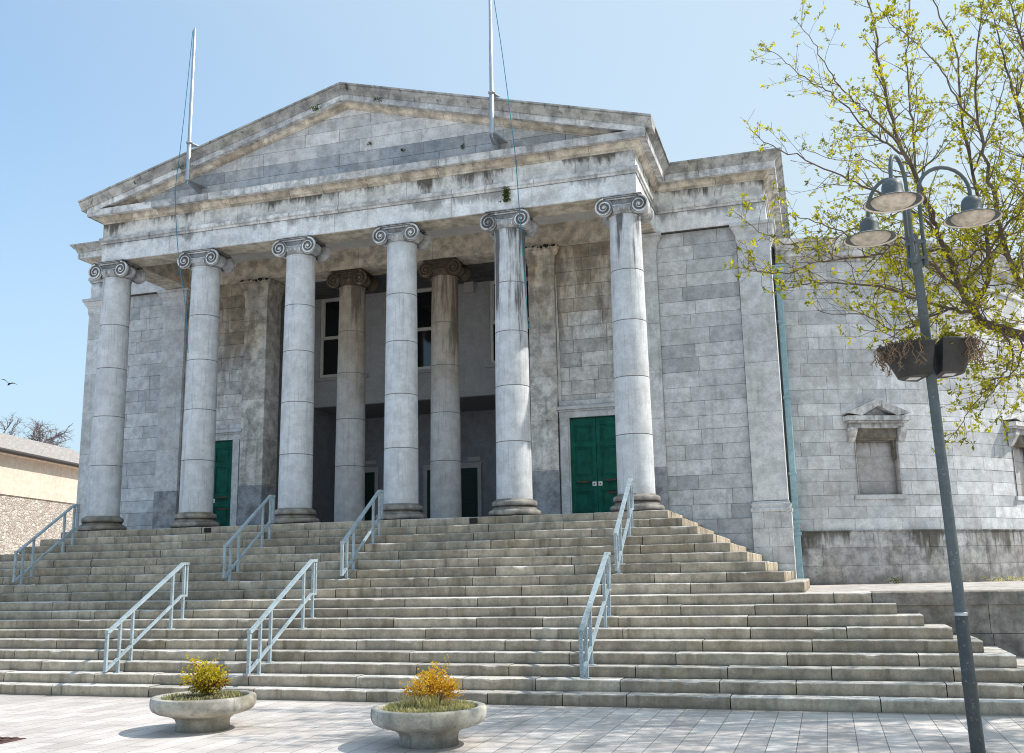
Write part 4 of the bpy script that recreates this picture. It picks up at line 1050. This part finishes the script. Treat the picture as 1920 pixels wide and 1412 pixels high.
# ------------------------------------------------------------------ tree on the right
LIMBS = [
([ (17.60,-4.60,4.15),(17.20,-4.60,4.31),(16.91,-4.60,4.46),(16.73,-4.60,4.54),(16.68,-4.60,4.69),(16.57,-4.50,4.99),(16.51,-4.40,5.35),(16.41,-4.40,5.72),(16.32,-4.40,6.10),(16.09,-4.50,6.87),(15.97,-4.50,7.30),(15.89,-4.60,7.92),(15.84,-4.60,8.29),(15.85,-4.70,8.58),(15.78,-4.80,9.05),(15.73,-4.90,9.56) ],0.085,0.008),
([ (16.09,-4.50,6.87),(15.89,-4.30,7.18),(15.68,-4.20,7.42),(15.39,-4.00,7.99),(15.12,-3.90,8.33),(14.84,-3.80,8.65),(14.56,-3.70,9.04),(14.40,-3.70,9.14) ],0.022,0.004),
([ (16.04,-4.50,7.03),(15.71,-4.90,7.28),(15.45,-5.20,7.45),(15.24,-5.40,7.68),(15.04,-5.50,8.11),(14.87,-5.60,8.42) ],0.02,0.004),
([ (16.32,-4.40,6.10),(16.25,-4.00,6.79),(16.30,-3.70,7.71),(16.32,-3.50,8.47),(16.35,-3.40,8.91),(16.48,-3.30,9.80),(16.53,-3.20,10.38) ],0.028,0.005),
([ (16.68,-4.60,4.69),(16.93,-4.20,5.22),(17.02,-4.00,5.85),(16.96,-3.80,6.79),(16.95,-3.60,7.81),(16.98,-3.50,8.82),(16.77,-3.40,9.68),(16.76,-3.40,10.20) ],0.045,0.006),
([ (17.68,-4.40,4.53),(17.27,-4.60,4.93),(17.07,-4.80,5.41),(17.01,-5.00,5.80),(16.93,-5.10,6.18),(16.89,-5.20,6.78),(16.88,-5.30,7.44),(16.96,-5.40,8.02),(17.08,-5.40,8.65) ],0.05,0.006),
([ (17.82,-4.40,5.76),(17.50,-4.60,7.11),(17.41,-4.60,7.70),(17.34,-4.60,8.20),(17.25,-4.70,8.81) ],0.035,0.006),
([ (17.70,-5.20,6.11),(17.47,-5.40,7.50),(17.36,-5.50,8.03),(17.33,-5.50,8.54) ],0.03,0.006),
([ (16.41,-4.40,5.72),(16.10,-4.90,5.95),(15.59,-5.40,6.13),(15.22,-5.70,6.26),(14.70,-6.00,6.47),(14.38,-6.20,6.59),(14.22,-6.30,6.73) ],0.026,0.004),
([ (16.57,-4.50,4.99),(16.16,-5.00,5.28),(15.83,-5.40,5.38),(15.51,-5.70,5.37),(15.15,-6.00,5.45),(14.84,-6.20,5.56),(14.51,-6.40,5.62) ],0.03,0.004),
([ (16.43,-4.40,5.57),(16.02,-4.00,5.75),(15.42,-5.00,5.43),(14.82,-6.00,5.13),(14.58,-6.40,4.91),(14.18,-6.80,4.83),(14.07,-6.90,4.85) ],0.024,0.004),
([ (15.98,-4.60,5.71),(15.30,-5.40,5.67),(14.77,-6.20,5.20),(14.32,-6.80,5.25),(14.00,-7.00,5.48) ],0.016,0.004),
([ (16.70,-4.60,4.68),(16.35,-4.90,4.68),(15.96,-5.30,4.74),(15.52,-5.70,4.81),(15.04,-6.00,4.84),(14.62,-6.30,4.77),(14.40,-6.40,4.70) ],0.034,0.004),
([ (16.35,-4.90,4.68),(16.02,-5.10,4.52),(15.68,-5.40,4.34),(15.32,-5.60,4.53),(14.96,-5.80,4.51),(14.78,-5.90,4.60) ],0.02,0.004),
([ (16.91,-4.60,4.46),(16.99,-5.00,4.05),(16.82,-5.20,3.77),(16.59,-5.40,3.56),(16.36,-5.50,3.31),(16.21,-5.60,3.03) ],0.018,0.004),
([ (17.20,-4.60,4.31),(17.02,-4.90,3.88),(16.78,-5.00,3.68),(16.63,-5.10,3.48),(16.56,-5.10,3.36) ],0.015,0.004),
([ (17.56,-4.60,3.83),(17.14,-5.00,3.78),(16.87,-5.20,3.73),(16.67,-5.30,3.57) ],0.012,0.004),
([ (16.57,-4.50,4.99),(16.86,-4.80,5.33),(17.08,-5.10,5.62),(17.30,-5.30,5.79),(17.57,-5.50,6.01) ],0.026,0.006),
([ (16.51,-4.40,5.35),(16.89,-3.90,5.68),(17.24,-3.50,5.99),(17.65,-3.20,6.90),(17.89,-3.00,7.59) ],0.024,0.006),
([ (16.25,-4.00,6.79),(16.02,-3.60,6.97),(15.64,-3.30,7.39),(15.21,-3.00,7.58),(14.84,-2.90,7.85) ],0.014,0.004),
([ (16.89,-5.20,6.78),(16.58,-5.60,7.14),(16.41,-5.80,7.48),(16.01,-6.00,7.87),(15.80,-6.00,8.20) ],0.016,0.004),
([ (16.96,-3.80,6.79),(17.33,-3.50,7.54),(17.56,-3.30,8.16),(17.89,-3.20,8.81) ],0.018,0.005),

]
tree = thing('street_tree', (20.2,-4.7,0), 'spreading tree with thin branches and fresh yellow green spring leaves', 'tree')
rt_ = random.Random(12)
tm, bm_, lm = MB(), MB(), MB()
def smooth(pts, n=5):
    pts = [Vector(p) for p in pts]; out = []
    for i in range(len(pts)-1):
        p0, p1, p2, p3 = pts[max(i-1,0)], pts[i], pts[i+1], pts[min(i+2,len(pts)-1)]
        for k in range(n):
            u = k/n; out.append(.5*((2*p1)+(p2-p0)*u+(2*p0-5*p1+4*p2-p3)*u*u+(3*p1-p0-3*p2+p3)*u**3))
    return out+[pts[-1]]
def cluster(p, d, big=1.):
    if p.x < 15.5 and rt_.random() < .62*min(1., (15.5-p.x)/.7): return
    d = Vector(d).normalized(); n = rt_.randint(4,9); t0 = rt_.uniform(0,.8)
    for _ in range(n):
        v = d*.35+Vector((rt_.gauss(0,1), rt_.gauss(0,1), rt_.gauss(-.1,1)))*.6
        L = rt_.uniform(.024,.060)*big*(1.0 if p.x > 16 and p.z < 6.2 else .95)
        leaf(lm, p+Vector((rt_.gauss(0,.012), rt_.gauss(0,.012), rt_.gauss(0,.012))), v, L, L*.55, max(0,min(1,t0+rt_.uniform(-.2,.35))), rt_)
def twig(p, d, L, r0, lv, dens):
    d = Vector(d).normalized(); n = max(3, int(L/.10)); pts = [Vector(p)]; q = Vector(p)
    bend = Vector((rt_.gauss(0,.16), rt_.gauss(0,.16), rt_.uniform(.0,.22)))
    for i in range(n):
        d = (d+bend*(1./n)*1.8+Vector((rt_.gauss(0,.10), rt_.gauss(0,.10), rt_.gauss(0,.10)))).normalized(); q = q+d*(L/n); pts.append(q.copy())
    bm_.tube(pts, [max(.0022, r0*(1-.75*i/n)) for i in range(n+1)], 4 if lv else 3, caps=False)
    if lv > 0:
        for _ in range(max(2, int(L*dens))):
            i = rt_.randint(max(1, n//4), n); s = Vector((rt_.gauss(0,1), rt_.gauss(0,1), rt_.gauss(.25,.8))).normalized()
            twig(pts[i], (d*.8+s*.8), L*rt_.uniform(.3,.55), r0*.5, lv-1, dens)
    for i in range(1, n+1):
        if rt_.random() < (.34 if lv else .46) or i == n: cluster(pts[i], d, 1.15 if i == n else .9)
for pts, r0, r1 in LIMBS:
    s = smooth(pts); n = len(s); thick = r0 > .03
    rad = [.88*(r0+(r1-r0)*(i/(n-1))**.7) for i in range(n)]
    for i in range(1, n-1): s[i] = s[i]+Vector((rt_.gauss(0,.012), rt_.gauss(0,.012), rt_.gauss(0,.012)))
    (tm if thick else bm_).tube(s, rad, 9 if thick else 6)
    Ltot = sum((s[i+1]-s[i]).length for i in range(n-1))
    k = int(Ltot*8.5)
    for _ in range(k):
        i = rt_.randint(max(1, int(n*.10)), n-2); d = (s[i+1]-s[i-1]).normalized()
        side = Vector((rt_.gauss(0,1), rt_.gauss(0,1), rt_.gauss(.15,.9))); side = (side-d*side.dot(d)).normalized()
        frac = i/(n-1)
        twig(s[i], d*.75+side*.8, rt_.uniform(.35,.95)*(1.12-.80*frac), min(.010, rad[i]*.5), 1, 4.2)
    twig(s[-1], s[-1]-s[-3], .10, r1, 0, 1)
for _ in range(130):
    c = Vector((rt_.uniform(15.4,17.7), rt_.uniform(-5.6,-3.9), rt_.uniform(4.0,5.9))); twig(c, (rt_.gauss(-.4,1), rt_.gauss(0,1), rt_.gauss(.3,.6)), rt_.uniform(.4,.8), .006, 1, 4.)
# trunk and unseen far side of the crown
trunk = smooth([(20.2,-4.7,-.1),(20.15,-4.7,1.4),(19.9,-4.65,2.6),(19.2,-4.6,3.4),(18.3,-4.6,3.9),(17.6,-4.6,4.15)])
tm.tube(trunk, [.26-.17*(i/(len(trunk)-1))**.8 for i in range(len(trunk))], 12)
for end in ((18.2,-4.4,5.0),(17.82,-4.4,5.76),(17.70,-5.2,6.11),(20.8,-4.0,7.5),(21.8,-5.5,6.5)):
    s = smooth([(19.9,-4.65,2.6),(19.5,-4.6,3.9),((19.5+end[0])/2,(end[1]-4.6)/2,(end[2]+3.9)/2+.4),end]); tm.tube(s, [.12-.075*i/(len(s)-1) for i in range(len(s))], 9)
for a, b, c in ((17.68,-4.40,4.53),(17.57,-4.6,3.83)):
    s = smooth([(19.2,-4.6,3.4),(18.4,-4.5,(c+3.6)/2),(a,b,c)]); tm.tube(s, [.07-.035*i/(len(s)-1) for i in range(len(s))], 8)
for _ in range(620):
    c = Vector((rt_.uniform(17.9,22.5), rt_.uniform(-6.8,-2.6), rt_.uniform(4.2,9.5))); twig(c, (rt_.gauss(0,1), rt_.gauss(0,1), 1), 1.1, .012, 1, 3.6)
tm.build('trunk', M['bark'], tree); bm_.build('branches', M['twig'], tree); lm.build('crown', M['bud'], tree, recalc=False)

# ------------------------------------------------------------------ background on the left
hb = thing('neighbouring_house', (-13.,10.,0), 'low cream rendered building with slate roof above a rubble stone wall on the left', 'building')
A, B = Vector((-11.0, 2.0, 0)), Vector((-14.8, 20., 0)); t_ = (B-A).normalized(); n_ = Vector((t_.y, -t_.x, 0))
def HW(s, d, z): return tuple(A+t_*s-n_*d+Vector((0,0,z)))
LN = (B-A).length
def slab(name, d0, d1, z0, z1, mat, s0=0., s1=None):
    m = MB(); s1 = LN if s1 is None else s1
    m.hexa([HW(s0,d0,z0),HW(s1,d0,z0),HW(s1,d1,z0),HW(s0,d1,z0),HW(s0,d0,z1),HW(s1,d0,z1),HW(s1,d1,z1),HW(s0,d1,z1)]); return m.build(name, M[mat], hb)
slab('rubble_wall', 0, 5., 0, 4.66, 'rubble'); slab('ledge', -.05, 5., 4.661, 4.98, 'cream'); slab('rendered_wall', .05, 5., 4.981, 6.05, 'cream')
slab('soffit', -.22, 5., 6.051, 6.09, 'cream')
m = MB(); m.tube([HW(0,-.30,6.13), HW(LN,-.30,6.13)], .075, 8); m.hexa([HW(0,-.27,6.09),HW(LN,-.27,6.09),HW(LN,0,6.09),HW(0,0,6.09),HW(0,-.27,6.19),HW(LN,-.27,6.19),HW(LN,0,6.19),HW(0,0,6.19)]); m.build('gutter', M['gutter'], hb)
m = MB()
nr = 16
for i in range(nr):
    a, b = i/nr, (i+1)/nr; da, db = -.30+3.6*a, -.30+3.6*b+.04; za, zb_ = 6.20+1.40*a, 6.20+1.40*b
    s = 0.
    while s < LN:
        L = .42; m.hexa([HW(s,da,za),HW(min(s+L-.01,LN),da,za),HW(min(s+L-.01,LN),db,zb_),HW(s,db,zb_),HW(s,da,za+.025),HW(min(s+L-.01,LN),da,za+.025),HW(min(s+L-.01,LN),db,zb_+.012),HW(s,db,zb_+.012)], rng.random()); s += L
m.face([HW(0,3.3,7.6),HW(LN,3.3,7.6),HW(LN,7.,6.2),HW(0,7.,6.2)]); m.build('roof', M['slate'], hb)
# bare tree behind that roof
bt = thing('bare_tree', (-26.2, 25., 0), 'leafless tree with drooping branches rising behind the roof on the left', 'tree')
rb2 = random.Random(5); m1, m2 = MB(), MB()
m1.tube([(-26.2,25,0),(-26.1,25,5),(-26.0,25,8.0)], [.38,.30,.20], 9)
def bare(p, d, L, r0, lv):
    d = Vector(d).normalized(); n = 7; q = Vector(p); pts = [q.copy()]; 
    for i in range(n):
        d = (d+Vector((rb2.gauss(0,.13), rb2.gauss(0,.13), rb2.gauss(-.05,.10)))).normalized(); q = q+d*L/n; pts.append(q.copy())
    (m1 if lv == 3 else m2).tube(pts, [max(.006, r0*(1-.75*i/n)) for i in range(n+1)], 5 if lv > 1 else 3)
    if lv:
        for _ in range(8 if lv > 1 else 7):
            i = rb2.randint(2, n); twd = d+Vector((rb2.gauss(0,.75), rb2.gauss(0,.5), rb2.gauss(.2,.5))); bare(pts[i], twd, L*rb2.uniform(.4,.65), r0*.5, lv-1)
for d in ((1,.1,.45),(.9,-.2,.25),(-.8,.2,.6),(-1,0,.35),(.3,.3,.55),(-.2,-.3,.6)): bare((-26.0,25,7.9), d, 2.1, .10, 3)
m1.build('trunk', M['fartwig'], bt); m2.build('branches', M['fartwig'], bt)
# bird in flight
bd = thing('bird', (-20.4, 18., 10.53), 'small dark bird gliding in the sky at the left edge', 'bird')
bx, by, bz = -20.4, 18., 10.53
m = MB(); rows = []
for f, q in ((-.16,.004),(-.12,.03),(-.03,.05),(.06,.045),(.12,.028),(.15,.026),(.19,.004)): rows.append([(bx+f*.8+q*.3*math.cos(a), by-f*.5+q*math.cos(a), bz+f*.15+q*.8*math.sin(a)) for a in [2*math.pi*i/8 for i in range(8)]])
m.grid(rows, .5, True, close_u=True); m.build('body', M['bird'], bd)
for s, dz in ((-1, .22), (1, -.04)):
    m = MB(); P0 = Vector((bx, by, bz+.02)); tip = P0+Vector((s*.36, s*.12, dz)); mid = P0+Vector((s*.17, s*.06, dz*.55+.05))
    f = Vector((.05,-.07,.01))
    m.grid([[P0-f*.9, P0+f*.9],[mid-f*.8, mid+f*.9],[tip-f*.3, tip+f*.12]], .5, False); m.grid([[P0-f*.9+Vector((0,0,.008)), P0+f*.9+Vector((0,0,.008))],[mid-f*.8+Vector((0,0,.006)), mid+f*.9+Vector((0,0,.006))],[tip-f*.3+Vector((0,0,.002)), tip+f*.12+Vector((0,0,.002))]], .5, False)
    m.build('wing', M['bird'], bd)
m = MB(); m.face([(bx-.12,by+.07,bz-.02),(bx-.20,by+.09,bz-.02),(bx-.19,by+.14,bz-.03)]); m.build('tail', M['bird'], bd)

# ------------------------------------------------------------------ camera, sky and sun
cam = bpy.data.cameras.new('camera'); co = bpy.data.objects.new('camera', cam); col.objects.link(co); sc.camera = co
yaw, pitch, roll = .2982, .1972, -.0184
F = Vector((-math.sin(yaw)*math.cos(pitch), math.cos(yaw)*math.cos(pitch), math.sin(pitch))); r0 = Vector((math.cos(yaw), math.sin(yaw), 0)); u0 = r0.cross(F)
Rv = r0*math.cos(roll)+u0*math.sin(roll); Uv = -r0*math.sin(roll)+u0*math.cos(roll)
co.matrix_world = Matrix(((Rv.x,Uv.x,-F.x,14.678),(Rv.y,Uv.y,-F.y,-17.8429),(Rv.z,Uv.z,-F.z,1.5516),(0,0,0,1)))
cam.sensor_width = 36.; cam.lens = 36.*1864.63/1920.; cam.clip_start = .1; cam.clip_end = 1000.

SUN_EL, SUN_AZ = 48., 22.                            # azimuth measured from +X towards +Y
sd = Vector((math.cos(R(SUN_EL))*math.cos(R(SUN_AZ)), math.cos(R(SUN_EL))*math.sin(R(SUN_AZ)), math.sin(R(SUN_EL))))
sl_ = bpy.data.lights.new('sun', 'SUN'); so = bpy.data.objects.new('sun', sl_); col.objects.link(so)
sl_.energy = 5.0; sl_.angle = R(.5); sl_.color = (1., .95, .88)
so.rotation_euler = sd.to_track_quat('Z', 'Y').to_euler(); so.location = (30, 10, 30)
SKG = 1.74
w = bpy.data.worlds.new('World'); sc.world = w; w.use_nodes = True
nt = w.node_tree; bg = nt.nodes['Background']
sky = nt.nodes.new('ShaderNodeTexSky'); sky.sky_type = 'NISHITA'; sky.sun_disc = False
sky.sun_elevation = R(SUN_EL); sky.sun_rotation = R(90.-SUN_AZ)
sky.altitude = 0.; sky.air_density = 1.0; sky.dust_density = 3.0; sky.ozone_density = 1.0
# spring haze: the clear sky is paled, most of all towards the sun and low down
def wn(t, **k):
    n = nt.nodes.new(t)
    for a_, b_ in k.items(): setattr(n, a_, b_)
    return n
tc = wn('ShaderNodeTexCoord'); dot = wn('ShaderNodeVectorMath', operation='DOT_PRODUCT'); nt.links.new(tc.outputs['Generated'], dot.inputs[0]); dot.inputs[1].default_value = sd
mr = wn('ShaderNodeMapRange', interpolation_type='SMOOTHSTEP'); nt.links.new(dot.outputs['Value'], mr.inputs[0])
for i, v in ((1, -.30), (2, .70), (3, .0), (4, .85)): mr.inputs[i].default_value = v
sx = wn('ShaderNodeSeparateXYZ'); nt.links.new(tc.outputs['Generated'], sx.inputs[0])
mh = wn('ShaderNodeMapRange', interpolation_type='SMOOTHSTEP'); nt.links.new(sx.outputs[2], mh.inputs[0])
for i, v in ((1, .0), (2, .5), (3, .70), (4, .0)): mh.inputs[i].default_value = v
ad = wn('ShaderNodeMath', operation='ADD', use_clamp=True); nt.links.new(mr.outputs[0], ad.inputs[0]); nt.links.new(mh.outputs[0], ad.inputs[1])
gain = wn('ShaderNodeMix', data_type='RGBA', blend_type='MULTIPLY'); gain.inputs[0].default_value = 1.; nt.links.new(sky.outputs[0], gain.inputs[6]); gain.inputs[7].default_value = (SKG*.78, SKG*1.03, SKG*1.10, 1)
hz_ = wn('ShaderNodeMix', data_type='RGBA'); nt.links.new(ad.outputs[0], hz_.inputs[0]); nt.links.new(gain.outputs[2], hz_.inputs[6]); hz_.inputs[7].default_value = (.66/.15, .80/.15, .90/.15, 1)
nt.links.new(hz_.outputs[2], bg.inputs[0]); bg.inputs[1].default_value = .15
sc.cycles.filter_width = 1.05
sc.view_settings.view_transform = 'Standard'; sc.view_settings.look = 'None'; sc.view_settings.exposure = 0.; sc.view_settings.gamma = 1.
